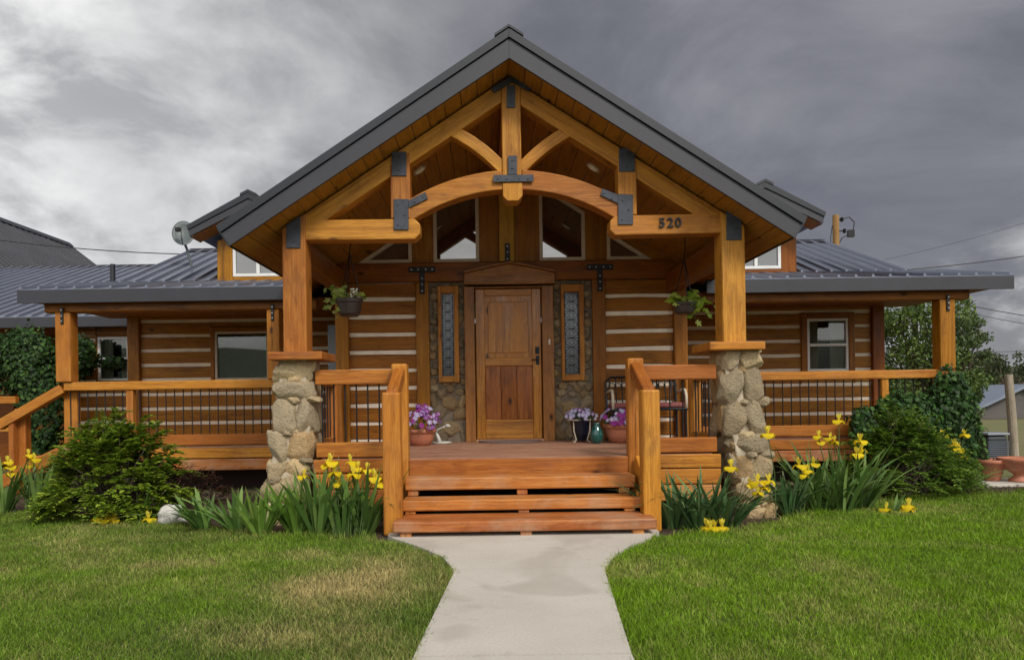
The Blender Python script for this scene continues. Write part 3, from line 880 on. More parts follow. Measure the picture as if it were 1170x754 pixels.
# ---- gable porch roof --------------------------------------------
YF, YB = 7.17, 13.2
TH = .26
hw = 2.755
nrm = Vector((GS, 1)).normalized()
slopes = []
for s in (-1, 1):
    tip = (GX + s * hw, GZ - GS * hw)
    cut = (tip[0] + s * TH * .80 * nrm.x * nrm.y * 0.95, 0)
    # slab polygon in XZ: underside ridge, underside tip, upper tip, upper ridge
    dxu = s * (TH * .8) * nrm.x
    ut = (tip[0] + dxu, tip[1] + (TH * .8) * nrm.y)
    pts = [(GX, GZ + .012), (tip[0], tip[1] + .012), ut, (GX, GZ + TH)]
    g = G()
    g.prism(pts, YF + .03, YB, (0, 1, 0))
    # metal skin and ribs running down the slope
    for i in range(int((YB - YF) / .23)):
        y = YF + .1 + .23 * i
        a = Vector((GX, y, GZ + TH + .012)); b = Vector((ut[0], y, ut[1] + .012 + (0)))
        g.beam(a, b, .04, .028, (0, 0, 1))
    g.build('gable_roof', M_ROOF, H)
    # fascia (lower wide band) and drip edge (upper dark band)
    e = .070
    low = [(GX, GZ - .004), (tip[0], tip[1] - .004), (tip[0] + dxu * .72, tip[1] + (TH * .8) * nrm.y * .70), (GX, GZ + TH - e)]
    G().prism(low, YF, YF + .028, (1, 0, 0)).build('rake_fascia', M_FASCIA, H, bevel=.003)
    upp = [(GX, GZ + TH - e + .004), (tip[0] + dxu * .72, tip[1] + (TH * .8) * nrm.y * .70 + .004), (ut[0] + s * .012, ut[1] + .016), (GX, GZ + TH + .02)]
    G().prism(upp, YF - .022, YF + .028, (1, 0, 0)).build('drip_edge', M_DRIP, H, bevel=.003)
    G().prism([(tip[0], tip[1] - .003), (ut[0] + s * .002, ut[1] - .0), (ut[0] + s * .022, ut[1] - .0), (tip[0] + s * .02, tip[1] - .003)], YF + .03, YB - 3.0).build('eave_fascia', M_FASCIA, H)
    # soffit boards, running along the slope's length
    gs = G(); nb = 17; seg = hw / nb
    for i in range(nb):
        x0 = GX + s * seg * i; x1 = GX + s * (seg * (i + 1) - .006)
        za, zb_ = GZ - GS * seg * i, GZ - GS * (seg * (i + 1) - .006)
        brk = YF + .03
        cutsY = [YF + .03, YF + .03 + random.uniform(.6, 2.4), YB - .9]
        for c0, c1 in zip(cutsY[:-1], cutsY[1:]):
            gs.prism([(x0, za), (x1, zb_), (x1, zb_ + .011), (x0, za + .011)], c0 + .001, c1 - .001, (0, 1, 0))
    gs.build('soffit', W_SOFFIT, H, bevel=.003, seg=1)
# ridge cap
z = GZ + TH
G().prism([(GX - .14, z - .06), (GX, z + .03), (GX + .14, z - .06), (GX + .14, z - .035), (GX, z + .055), (GX - .14, z - .035)], YF - .03, YB).build('ridge_cap', M_DRIP, H)
# ridge beam + purlins seen under the soffit, and plate beams from posts to wall
G().box(GX - .07, GX + .07, 7.80, DW + .0, GZ - .26, GZ - .06, (0, 1, 0)).build('ridge_beam', W_TRUSS, H, bevel=.01)
# recessed ceiling lamps
M_LAMP, lnt, lbs, _ = nmat('lamp_lens'); lbs.inputs['Base Color'].default_value = (.3, .27, .22, 1)
lbs.inputs['Emission Color'].default_value = (1, .75, .4, 1); lbs.inputs['Emission Strength'].default_value = .06
for (lx, ly) in ((-.75, 8.55), (1.27, 8.55)):
    zc = soff(lx); sg = -1 if lx < GX else 1
    nv = Vector((-sg * GS, 0, -1)).normalized()
    c0 = Vector((lx, ly, zc))
    g = G(); g.tube([c0 - nv * .01, c0 + nv * .012], .085, 24); lo = g.build('ceiling_light', M_WPAINT, H, bevel=.003)
    g = G(); g.tube([c0 + nv * .0125, c0 + nv * .016], .055, 20); g.build('lens', M_LAMP, lo)

# ---- truss --------------------------------------------------------
DT = 7.55; TT = .20     # front face depth and thickness
def T(x, y): p = at(x, y, DT); return (p.x, p.z)
tieL = [T(345, 251.5), T(474, 250), T(480, 256), T(480, 267), T(474, 273.5), T(345, 274.5)]
tieR = [T(829, 243.5), T(829, 266), T(703, 269), T(697, 263), T(697, 252), T(703, 246.5)]
for t in (tieL, tieR):
    G().prism(t, DT, DT + TT, (1, 0, 0)).build('tie_beam', W_TRUSS, H, bevel=.012)
# arch
def arch():
    # quadratic-like arc from left end through the crown to the right end
    x0, z0 = T(456, 249); x1, z1 = T(716, 244); xm, zm = T(586, 205)
    mid = (x0 + x1) / 2; half = (x1 - x0) / 2
    zb = (z0 + z1) / 2; rise = zm - zb
    R = (half ** 2 + rise ** 2) / (2 * rise); zc = zm - R
    th = .20; a0 = math.asin(half / R)
    for s in (-1, 1):
        V = []; n = 16; st = .135 / R
        for i in range(n + 1):
            a = st * .72 + (a0 - st * .72) * i / n
            for r in (R - th / 2, R + th / 2):
                for y in (DT + .005, DT + TT - .005):
                    V.append((mid + s * r * math.sin(a), y, zc + r * math.cos(a)))
        Fc = []
        for i in range(n):
            k = 4 * i
            Fc += [(k, k + 4, k + 6, k + 2), (k + 1, k + 3, k + 7, k + 5), (k, k + 1, k + 5, k + 4), (k + 2, k + 6, k + 7, k + 3)]
        Fc += [(0, 2, 3, 1), (4 * n, 4 * n + 1, 4 * n + 3, 4 * n + 2)]
        g = G(); g.add(V, Fc, (1, 0, 0)); o = g.build('arched_brace', W_TRUSS, H, bevel=.01)
        bm = bmesh.new(); bm.from_mesh(o.data); bmesh.ops.recalc_face_normals(bm, faces=bm.faces); bm.to_mesh(o.data); bm.free()
arch()
# king post with its hanging end block
kx0, kx1 = T(573.3, 150)[0], T(595.3, 150)[0]
kz0, kz1 = T(584, 209)[1], T(584, 93)[1]
G().box(kx0, kx1, DT - .004, DT + TT - .01, kz0, kz1, (0, 0, 1)).build('king_post', W_TRUSS, H, bevel=.012)
bx0, bx1 = T(574.5, 218)[0], T(597, 218)[0]; bz = T(585, 230)[1]
G().prism([(bx0, kz0 - .002), (bx0, bz + .05), (bx0 + .045, bz), (bx1 - .045, bz), (bx1, bz + .05), (bx1, kz0 - .002)], DT - .015, DT + TT, (0, 0, 1)).build('king_post_drop', W_TRUSS, H, bevel=.008)
# queen posts
for (xa, xb_, yt, yb2) in ((446, 468.5, 170, 250), (706, 727.5, 167, 246)):
    x0, x1 = T(xa, 210)[0], T(xb_, 210)[0]
    zt0, zt1 = soff(x0) - .12, soff(x1) - .12
    G().prism([(x0, T(xa, yb2)[1]), (x1, T(xa, yb2)[1]), (x1, zt1), (x0, zt0)], DT - .003, DT + TT - .02, (0, 0, 1)).build('queen_post', W_TRUSS, H, bevel=.012)
# principal rafters directly under the soffit
for s in (-1, 1):
    xo = GX + s * 2.28
    xi = kx1 if s > 0 else kx0
    t = .21
    G().prism([(xi, soff(xi) - .02), (xo, soff(xo) - .02), (xo, soff(xo) - .02 - t), (xi, soff(xi) - .02 - t)], DT + .012, DT + TT - .012, (s * 1, 0, -GS)).build('rafter', W_TRUSS, H, bevel=.01)
# curved struts
def strut(pa, pb, bend, w):
    a, b = Vector(T(*pa)), Vector(T(*pb)); n = 10; V = []
    dirv = (b - a).normalized(); pn = Vector((-dirv.y, dirv.x))
    for i in range(n + 1):
        t = i / n; c = a.lerp(b, t) + pn * bend * math.sin(math.pi * t)
        ww = w / 2
        for q in (-ww, ww):
            for y in (DT + .02, DT + TT - .03):
                V.append((c.x + pn.x * q, y, c.y + pn.y * q))
    Fc = []
    for i in range(n):
        k = 4 * i
        Fc += [(k, k + 4, k + 6, k + 2), (k + 1, k + 3, k + 7, k + 5), (k, k + 1, k + 5, k + 4), (k + 2, k + 6, k + 7, k + 3)]
    Fc += [(0, 2, 3, 1), (4 * n, 4 * n + 1, 4 * n + 3, 4 * n + 2)]
    g = G(); g.add(V, Fc, (dirv.x, 0, dirv.y)); o = g.build('curved_strut', W_TRUSS, H, bevel=.008)
    bm = bmesh.new(); bm.from_mesh(o.data); bmesh.ops.recalc_face_normals(bm, faces=bm.faces); bm.to_mesh(o.data); bm.free()
strut((512, 146), (575, 192), .035, .12)
strut((659, 144), (595, 192), -.035, .12)
# posts
pzL, pzR = capL, capR
for (xa, xb_, zb0) in ((323.5, 350.5, capL), (824.5, 851.5, capR)):
    x0, x1 = T(xa, 340)[0], T(xb_, 340)[0]
    m = (x0 + x1) / 2
    G().prism([(x0, zb0 + .001), (x1, zb0 + .001), (x1, soff(x1) - .03), (x0, soff(x0) - .03)], DT - .02, DT + .23, (0, 0, 1)).build('porch_post', W_TRUSS, H, bevel=.014)
    # eave plate from the post back to the wall
    zt = soff(m - .12 if m < 0 else m + .12) - .10
    if m < 0: G().box(m - .09, m + .09, DT + .232, DW + .0, zt - .25, zt, (0, 1, 0)).build('plate_beam', W_LOG, H, bevel=.01)
    else: G().box(m - .09, m + .09, DT + .232, DW + .0, zt - .25, zt, (0, 1, 0)).build('plate_beam', W_LOG, H, bevel=.01)

# steel plates on the truss
def splate(polys, bl, yoff=.0, name='steel_plate'):
    g = G(); y = DT - .004 - yoff
    for pts in polys: g.prism([T(*p) for p in pts], y - .012, y - .0005)
    o = g.build(name, M_STEEL, H, bevel=.002, seg=1)
    if bl:
        for p in bl:
            X, Z = T(*p); G().tube([(X, y - .012, Z), (X, y - .020, Z)], .011, 6).build('bolt', M_STEEL, o)
splate([[(448, 174), (464.5, 174), (464.5, 201.5), (448, 201.5)]], [(456, 180), (456, 195)])
splate([[(707, 170), (725, 170), (725, 196.5), (707, 196.5)]], [(716, 176), (716, 191)])
splate([[(450, 228), (467, 228), (467, 263), (450, 263)], [(467.1, 229.5), (486, 220), (489, 227.5), (467.1, 238)]], [(455, 234), (462, 246), (455, 257), (474, 231), (483, 225)])
splate([[(706, 222), (723, 223), (723, 257), (706, 257)], [(705.9, 223), (688, 216), (686, 223.5), (705.9, 233)]], [(711, 229), (718, 240), (711, 251), (699, 227), (690, 221)])
splate([[(580.5, 179), (590.5, 179), (590.5, 200.4), (580.5, 200.4)], [(563.5, 201), (609.5, 200.5), (609.5, 208.5), (563.5, 209)]], [(585.5, 184), (585.5, 193), (569, 205), (579, 205), (593, 205), (603, 205)], .014)
splate([[(579, 98.5), (588.5, 98.5), (588.5, 124), (579, 124)]], [(584, 108), (584, 118)])
splate([[(585, 87), (608, 100), (604.5, 105.5), (585, 95)], [(584.9, 87), (584.9, 95), (564.5, 107), (561, 102)]], [(570, 102), (600, 100)], .002)
splate([[(328, 258), (344, 248), (344, 284), (328, 284)]], [(336, 262), (336, 277)], .018)
splate([[(829, 238), (846, 248), (846, 275), (829, 275)]], [(838, 252), (838, 268)], .018)

# house number 520
def digit(ch, px, py, h):
    cu = bpy.data.curves.new('digit', 'FONT'); cu.body = ch; cu.size = h; cu.extrude = .008; cu.bevel_depth = .0015; cu.offset = .001
    t = bpy.data.objects.new('tmp', cu); COL.objects.link(t)
    me = bpy.data.meshes.new_from_object(t); bpy.data.objects.remove(t)
    me.materials.clear(); me.materials.append(M_BLACK)
    o = bpy.data.objects.new('house_number', me); COL.objects.link(o); o.parent = H
    X, Z = T(px, py)
    me.transform(Matrix.Translation((X, DT - .009, Z)) @ Matrix.Rotation(math.pi / 2, 4, 'X') @ Matrix.Rotation(random.uniform(-.05, .05), 4, 'Z') @ Matrix.Scale(1.1, 4))
    return o
digit('5', 752.5, 260, .122); digit('2', 761.8, 259.8, .122); digit('0', 771, 259.8, .122)

# ---- porch deck -----------------------------------------------------
DFR = 7.33
SX0, SX1 = -.79, 1.39   # between the newels
g = G()
ndeck = 19; dw = (DW - DFR) / ndeck
for i in range(ndeck):
    y = DFR + dw * i
    xa_, xb2 = (SX0 + .002, SX1 - .002) if y < 7.43 else ((-1.70, 2.28) if y < 8.02 else (-2.0, 2.6))
    g.box(xa_, xb2, y + .002, y + dw - .003, DECK - .035, DECK + random.uniform(-.001, .001))
g.build('porch_deck', W_DECK, H, bevel=.003, seg=1)
SX0, SX1 = -.79, 1.39   # between the newels
G().box(SX0 - .0, SX1 + .0, DFR - .035, DFR - .003, PZ(597, 543, DFR), DECK - .004).build('deck_edge_board', W_BRIGHT, H, bevel=.01)

# rails: Z values
RT, RB_ = 1.506, 1.355
LT, LB_ = .765, .615
CXL, CXR = -1.97, 2.55
balG = 0
def balusters(parent, pts, z0, z1, r=.008):
    first = None
    for (X, Yb) in pts:
        if first is None:
            first = G().tube([(X, Yb, z0), (X, Yb, z1)], r, 8).build('baluster', M_BLACK, parent); fx, fy = X, Yb
        else:
            c = first.copy(); COL.objects.link(c); c.parent = parent; c.location = (X - fx, Yb - fy, 0)
def rail_section(x0, x1, y, zt, zb2, lt, lb, sp, name='railing', mat=W_BRIGHT, w=.13, skip=None, off=.5):
    top = G().box(x0, x1, y - w / 2, y + w / 2, zb2, zt).build(name, mat, H, bevel=.012)
    G().box(x0, x1, y - w / 2 + .01, y + w / 2 - .01, lb, lt).build('bottom_rail', mat, top, bevel=.01)
    n = int(round((x1 - x0) / sp)); bs = []
    for i in range(n):
        X = x0 + (x1 - x0) * (i + off) / n
        if skip and any(a < X < b for a, b in skip): continue
        bs.append((X, y))
    balusters(top, bs, lt - .01, zb2 + .01)
    return top
YR = 7.53
NB0, NB1 = -.955, -.79; NC0, NC1 = 1.39, 1.555
rail_section(CXL + .22, NB0 + .02, YR, RT, RB_, LT, LB_, .125)
rail_section(NC1 - .02, CXR - .22, YR, RT, RB_, LT, LB_, .125)
# side rails running back to the house
def side_rail(X, y0, y1):
    top = G().box(X - .055, X + .055, y0, y1, RB_, RT, (0, 1, 0)).build('side_railing', W_BRIGHT, H, bevel=.012)
    G().box(X - .05, X + .05, y0, y1, LB_, LT, (0, 1, 0)).build('bottom_rail', W_BRIGHT, top, bevel=.01)
    n = 5; balusters(top, [(X, y0 + (y1 - y0) * (i + .5) / n) for i in range(n)], LT - .01, RB_ + .01)
side_rail(-1.84, 7.95, 8.655); side_rail(2.46, 7.95, 8.655)
for X in (-1.84, 2.46):
    G().box(X - .07, X + .07, 8.657, 8.797, DECK, 1.545, (0, 0, 1)).build('rail_post', W_BRIGHT, H, bevel=.03)
for X in (-2.02, 2.72):
    G().box(X - .075, X + .075, 9.822, 9.93, DECK - .2, 1.54, (0, 0, 1)).build('rail_post', W_BRIGHT, H, bevel=.018)
# skirt boards below the porch deck
for (a, b) in ((CXL + .2, NB0 + .01), (NC1 - .01, CXR - .2)):
    zz = [(.598, .462), (.452, .30), (.29, .13)]
    for k, (z1, z0) in enumerate(zz):
        G().box(a, b, 7.42 + .006 * k, 7.47 + .006 * k, z0, z1).build('skirt_board', W_BRIGHT if k < 2 else W_TREAD, H, bevel=.01)
for X in (-2.0, 2.62):
    for (z1, z0) in ((.598, .462), (.452, .30), (.29, .13)):
        G().box(X - .02, X + .02, 7.9, 10.1, z0, z1, (0, 1, 0)).build('skirt_board', W_BRIGHT, H, bevel=.01)

# ---- wings ---------------------------------------------------------
YW = 10.13   # wing rail plane
WX0, WX1 = PX(77, 430, YW), PX(1078, 380, YW)      # end posts
HL, HR = PX(154, 400, DWING), PX(1002, 390, DWING)  # wall corners
RT2, RB2, LT2, LB2 = 1.49, 1.372, .748, .60
# deck
n = 15; d0, d1 = YW - .02, DWING
for (xa_, xb2) in ((WX0 - .05, EX0), (EX1, WX1 + .05)):
    g = G()
    for i in range(n):
        y = d0 + (d1 - d0) * i / n
        g.box(xa_, xb2, y + .002, y + (d1 - d0) / n - .002, DECK - .04, DECK)
    g.build('wing_deck', W_DECK, H)
for (a, b) in ((WX0, -1.9), (2.62, WX1)):
    for k, (z1, z0, m) in enumerate(((.556, .42, W_BRIGHT), (.408, .255, W_TREAD))):
        G().box(a - (.0 if k == 0 else -.02), b, YW - .06 + .006 * k, YW - .01 + .006 * k, z0, z1).build('skirt_board', m, H, bevel=.01)
# rails
xm = PX(315, 430, YW)
rail_section(WX0 - .02, -2.1, YW, RT2, RB2, LT2, LB2, .121)
rail_section(2.80, WX1 + .12, YW, RT2, RB2, LT2, LB2, .121)
# short rail posts
for px in (150, 1010):
    X = PX(px, 470, YW); G().box(X - .05, X + .05, YW - .045, YW + .045, DECK, RB2 - .002, (0, 0, 1)).build('rail_post', W_BRIGHT, H, bevel=.01)
# wing posts and bracket straps
bmz0, bmz1 = 2.44, 2.58
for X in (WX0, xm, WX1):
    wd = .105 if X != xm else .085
    G().box(X - wd, X + wd, YW - .10, YW + .10, RT2 + .001, bmz0 - .001, (0, 0, 1)).build('wing_post', W_LOG if X > 3 else W_BRIGHT, H, bevel=.014)  # right end post takes darker log timber, its shade put into the colour
    G().box(X - wd + .01, X + wd - .01, YW + .06, YW + .16, DECK, RT2 - .02, (0, 0, 1)).build('wing_post', W_BRIGHT, H, bevel=.014)
    g = G(); plate(g, X - .02, X + .02, YW - .101, bmz0 - .16, bmz0 + .07); o = g.build('strap_bracket', M_BLACK, H, bevel=.002)
    bolts(o, [(X, bmz0 - .12), (X, bmz0 - .05), (X, bmz0 + .03)], YW - .115)
# beams
for (a, b) in ((PX(54, 350, YW), -2.32), (2.86, PX(1104, 330, YW))):
    g = G(); c = .05
    g.box(a, b, YW - .08, YW + .10, bmz0, bmz1)
    g.build('wing_beam', W_RED if a > 0 else W_LOG, H, bevel=.02)

# wing walls with openings
wL = (PX(241, 400, DWING), PX(312, 400, DWING), PZ(275, 439, DWING), PZ(275, 374, DWING))
wR = (PX(915, 395, DWING), PX(976, 395, DWING), PZ(945, 431, DWING), PZ(945, 357, DWING))
WT = 2.95
for (a, b, op) in ((HL + .08, EX0 + .02, wL), (EX1 - .02, HR - .08, wR)):
    log_wall('log_wall', a, b, DWING, DECK - .02, 2.50, .241, .055, [op], phase=.049)
    chink(a, b, DWING + .022, DECK - .3, 2.56, [op])
    G().box(a, b, DWING - .015, DWING + .16, 2.557, WT).build('header_beam', W_LOG, H, bevel=.012)
for X in (HL, HR):
    G().box(X - .10, X + .10, DWING - .06, DWING + .14, DECK - .3, WT, (0, 0, 1)).build('corner_post', W_RED if X > 0 else W_LOG, H, bevel=.014)
def window_unit(op, ydepth, trimw, px_frame, kind, parent=H, frame=M_WHITE):
    x0, x1, z0, z1 = op
    g = G(); y = ydepth - .03
    t = trimw
    g.box(x0, x0 + t, y, y + .12, z0, z1, (0, 0, 1)); g.box(x1 - t, x1, y, y + .12, z0, z1, (0, 0, 1))
    g.box(x0 + t, x1 - t, y, y + .12, z1 - t, z1); g.box(x0 + t, x1 - t, y, y + .12, z0, z0 + t)
    tr = g.build('window', W_LOG, parent, bevel=.008)
    a0, a1, b0, b1 = x0 + t + .002, x1 - t - .002, z0 + t + .002, z1 - t - .002
    f = .04
    g = G()
    g.box(a0, a0 + f, y + .015, y + .075, b0, b1); g.box(a1 - f, a1, y + .015, y + .075, b0, b1)
    g.box(a0 + f, a1 - f, y + .015, y + .075, b1 - f, b1); g.box(a0 + f, a1 - f, y + .015, y + .075, b0, b0 + f)
    if kind != 'blind' and kind != 'slider':
        m = (b0 + b1) / 2 + (.0); g.box(a0 + f, a1 - f, y + .01, y + .07, m - .022, m + .022)
    if kind == 'slider':
        m = (a0 + a1) / 2; g.box(m - .02, m + .02, y + .01, y + .07, b0 + f, b1 - f)
    g.build('frame', frame, tr, bevel=.003)
    G().box(a0 + f, a1 - f, y + .045, y + .05, b0 + f, b1 - f).build('pane', M_GLASS_T, tr)
    g = G(); g.box(a0, a1, y + .42, y + .43, b0 - .05, b1 + .05); g.box(a0 - .02, a0 - .005, y + .1, y + .42, b0, b1); g.box(a1 + .005, a1 + .02, y + .1, y + .42, b0, b1)
    g.box(a0, a1, y + .1, y + .42, b1 + .005, b1 + .02); g.box(a0, a1, y + .1, y + .42, b0 - .02, b0 - .005)
    g.build('dark_reveal', M_DARKIN, tr)
    if kind == 'blind':
        g = G(); z = b0 + f
        while z < b1 - f - .02:
            g.add([(a0 + f, y + .10, z), (a1 - f, y + .10, z), (a1 - f, y + .12, z + .026), (a0 + f, y + .12, z + .026)], [(0, 1, 2, 3)]); z += .03
        g.build('blind', M_BLIND, tr)
    else:
        def curtain(c0, c1):
            n = 40; V = []
            for i in range(n + 1):
                X = c0 + (c1 - c0) * i / n; yy = y + .16 + .02 * math.sin(i * 1.3)
                V += [(X, yy, b0), (X, yy, b1)]
            g = G(); g.add(V, [(2 * i, 2 * i + 2, 2 * i + 3, 2 * i + 1) for i in range(n)]); return g.build('curtain', M_CURT, tr, smooth=True)
        w_ = a1 - a0
        curtain(a0, a0 + w_ * .36); curtain(a1 - w_ * .36, a1)
    return tr
window_unit(wL, DWING, .065, None, 'blind', frame=M_BEIGE)
window_unit(wR, DWING, .10, None, 'hung')
# gable ends / rear mass of the house, out of sight but closing it
g = G(); g.box(HL + .05, HL + .15, DWING + .141, 17, 0, 2.9, (0, 1, 0)); g.box(HR - .15, HR - .05, DWING + .141, 17, 0, 2.9, (0, 1, 0)); g.box(HL, HR, 17, 17.15, 0, 2.9)
g.build('outer_wall', W_LOG, H)
for X in (-5.68, 6.51):
    G().prism_x([(11.6, 2.9), (14.4, 4.08), (17.2, 2.95)], X - .05, X + .05).build('end_gable', W_LOG, H)
# foundation: dark sheets, the crawl space's shade put into their colour
g = G(); g.box(HL, EX0, YW + .5, YW + .55, -.05, DECK - .05); g.box(EX1, HR, YW + .5, YW + .55, -.05, DECK - .05); g.box(-1.9, 2.5, 8.6, 8.65, -.05, DECK - .05)
g.build('crawl_space_sheet', simple('crawl_space_shade', (.035, .014, .014), .8, 0, .3, 5), H)

# ---- metal roofs ----------------------------------------------------
def slope_roof(name, xa0, xa1, ya, za, xb0, xb1, yb, zb_, mat=M_ROOF, sp=.23, thick=.03, parent=H, rib_h=.036, cut=()):
    """front edge (xa0..xa1, ya, za) up to the back edge (xb0..xb1, yb, zb_)"""
    g = G()
    g.add([(xa0, ya, za), (xa1, ya, za), (xb1, yb, zb_), (xb0, yb, zb_), (xa0, ya, za - thick), (xa1, ya, za - thick), (xb1, yb, zb_ - thick), (xb0, yb, zb_ - thick)],
          [(0, 1, 2, 3), (7, 6, 5, 4), (0, 4, 5, 1), (1, 5, 6, 2), (2, 6, 7, 3), (3, 7, 4, 0)])
    n = int((xa1 - xa0) / sp)
    for i in range(n + 1):
        X = xa0 + .02 + (xa1 - xa0 - .04) * i / n
        w1, w2 = .024, .012
        a = Vector((X, ya - .006, za)); b = Vector((X, yb, zb_))
        V = []
        for p in (a, b): V += [(p.x - w1, p.y, p.z + .001), (p.x + w1, p.y, p.z + .001), (p.x + w2, p.y, p.z + rib_h), (p.x - w2, p.y, p.z + rib_h)]
        g.add(V, [(0, 1, 2, 3), (7, 6, 5, 4), (1, 5, 6, 2), (3, 2, 6, 7), (0, 3, 7, 4)])
    return g.build(name, mat, parent)
YE = 9.92
# low porch roofs of the wings
slope_roof('wing_roof', -6.30, -2.62, YE, 2.745, -6.30, -1.9, 11.55, 3.065)
slope_roof('wing_roof', 3.12, 7.10, YE, 2.745, 2.4, 7.10, 11.55, 3.065)
for (a, b) in ((-6.31, -2.45), (2.97, 7.11)):
    G().box(a, b, YE - .03, YE - .003, 2.552, 2.732).build('eave_fascia', M_FASCIA, H, bevel=.003)
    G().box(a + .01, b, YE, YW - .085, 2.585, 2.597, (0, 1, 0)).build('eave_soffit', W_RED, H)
for X in (-6.305, 7.085):
    G().prism_x([(YE - .002, 2.552), (YE - .002, 2.732), (11.55, 3.04), (11.55, 2.86)], X - .01, X + .015).build('rake_fascia', M_FASCIA, H)
for (a, b) in ((-6.28, EX0), (EX1, 7.05)):
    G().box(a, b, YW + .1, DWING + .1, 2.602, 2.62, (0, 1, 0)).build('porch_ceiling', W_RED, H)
# main roof
slope_roof('main_roof', -5.76, 6.60, 11.52, 3.07, -5.76, 6.60, 14.4, 4.145)
slope_roof('main_roof', -5.76, 6.60, 17.4, 3.07, -5.76, 6.60, 14.42, 4.145)
G().prism_x([(14.2, 4.09), (14.41, 4.19), (14.62, 4.09), (14.41, 4.16)], -5.78, 6.62).build('ridge_cap', M_DRIP, H)
for X in (-5.77, 6.61):
    G().prism_x([(11.52, 3.06), (14.41, 4.135), (17.4, 3.06), (17.4, 2.9), (14.41, 3.97), (11.52, 2.9)], X - .012, X + .012).build('rake_fascia', M_FASCIA, H)
# lean-out wing on the far left
EXX = -14.0
slope_roof('side_roof', EXX, -5.95, 12.6, 2.69, EXX, -5.0, 17.5, 4.43)
slope_roof('side_roof', EXX, -5.95, 22.4, 2.69, EXX, -5.0, 17.52, 4.43)
G().box(EXX, -5.88, 12.57, 12.597, 2.50, 2.675).build('eave_fascia', M_FASCIA, H, bevel=.003)
G().prism_x([(17.3, 4.36), (17.51, 4.47), (17.72, 4.36), (17.51, 4.43)], EXX, -5.0).build('ridge_cap', M_DRIP, H)
w2 = (PX(110, 410, 12.9), PX(150, 410, 12.9), PZ(130, 437, 12.9), PZ(130, 383, 12.9))
log_wall('side_wall', PX(84, 420, 12.9), HL - .1, 12.9, .3, 2.6, .241, .055, [w2], phase=.1)
chink(PX(84, 420, 12.9), HL - .1, 12.922, .3, 2.6, [w2])
window_unit(w2, 12.9, .03, None, 'hung')
g = G(); g.box(EXX, PX(84, 420, 12.9), 14.6, 14.8, 0, 2.7); g.box(PX(84, 420, 12.9) - .1, PX(84, 420, 12.9), 12.9, 14.6, 0, 2.6, (0, 1, 0))
g.build('recess_wall', W_RED, H, bevel=.01)
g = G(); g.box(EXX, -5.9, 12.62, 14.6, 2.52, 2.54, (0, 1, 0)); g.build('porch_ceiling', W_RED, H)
# back rail under the side wing
for (ya, yb2, px1) in ((453, 461, 20), (484, 493, 12)):
    z1, z0 = PZ(5, ya, 11.6), PZ(5, yb2, 11.6)
    G().box(-9.5, PX(px1, ya, 11.6), 11.55, 11.65, z0, z1).build('side_railing', W_BRIGHT, H, bevel=.01)
# vent pipe
p = at(129, 322, 13.4)
g = G(); g.tube([(p.x, 13.4, 2.9), (p.x, 13.4, PZ(130, 302, 13.4))], .045, 14); g.tube([(p.x, 13.4, 3.02), (p.x, 13.4, 3.10)], .085, 14)
g.build('vent_pipe', M_DRIP, H, smooth=False)

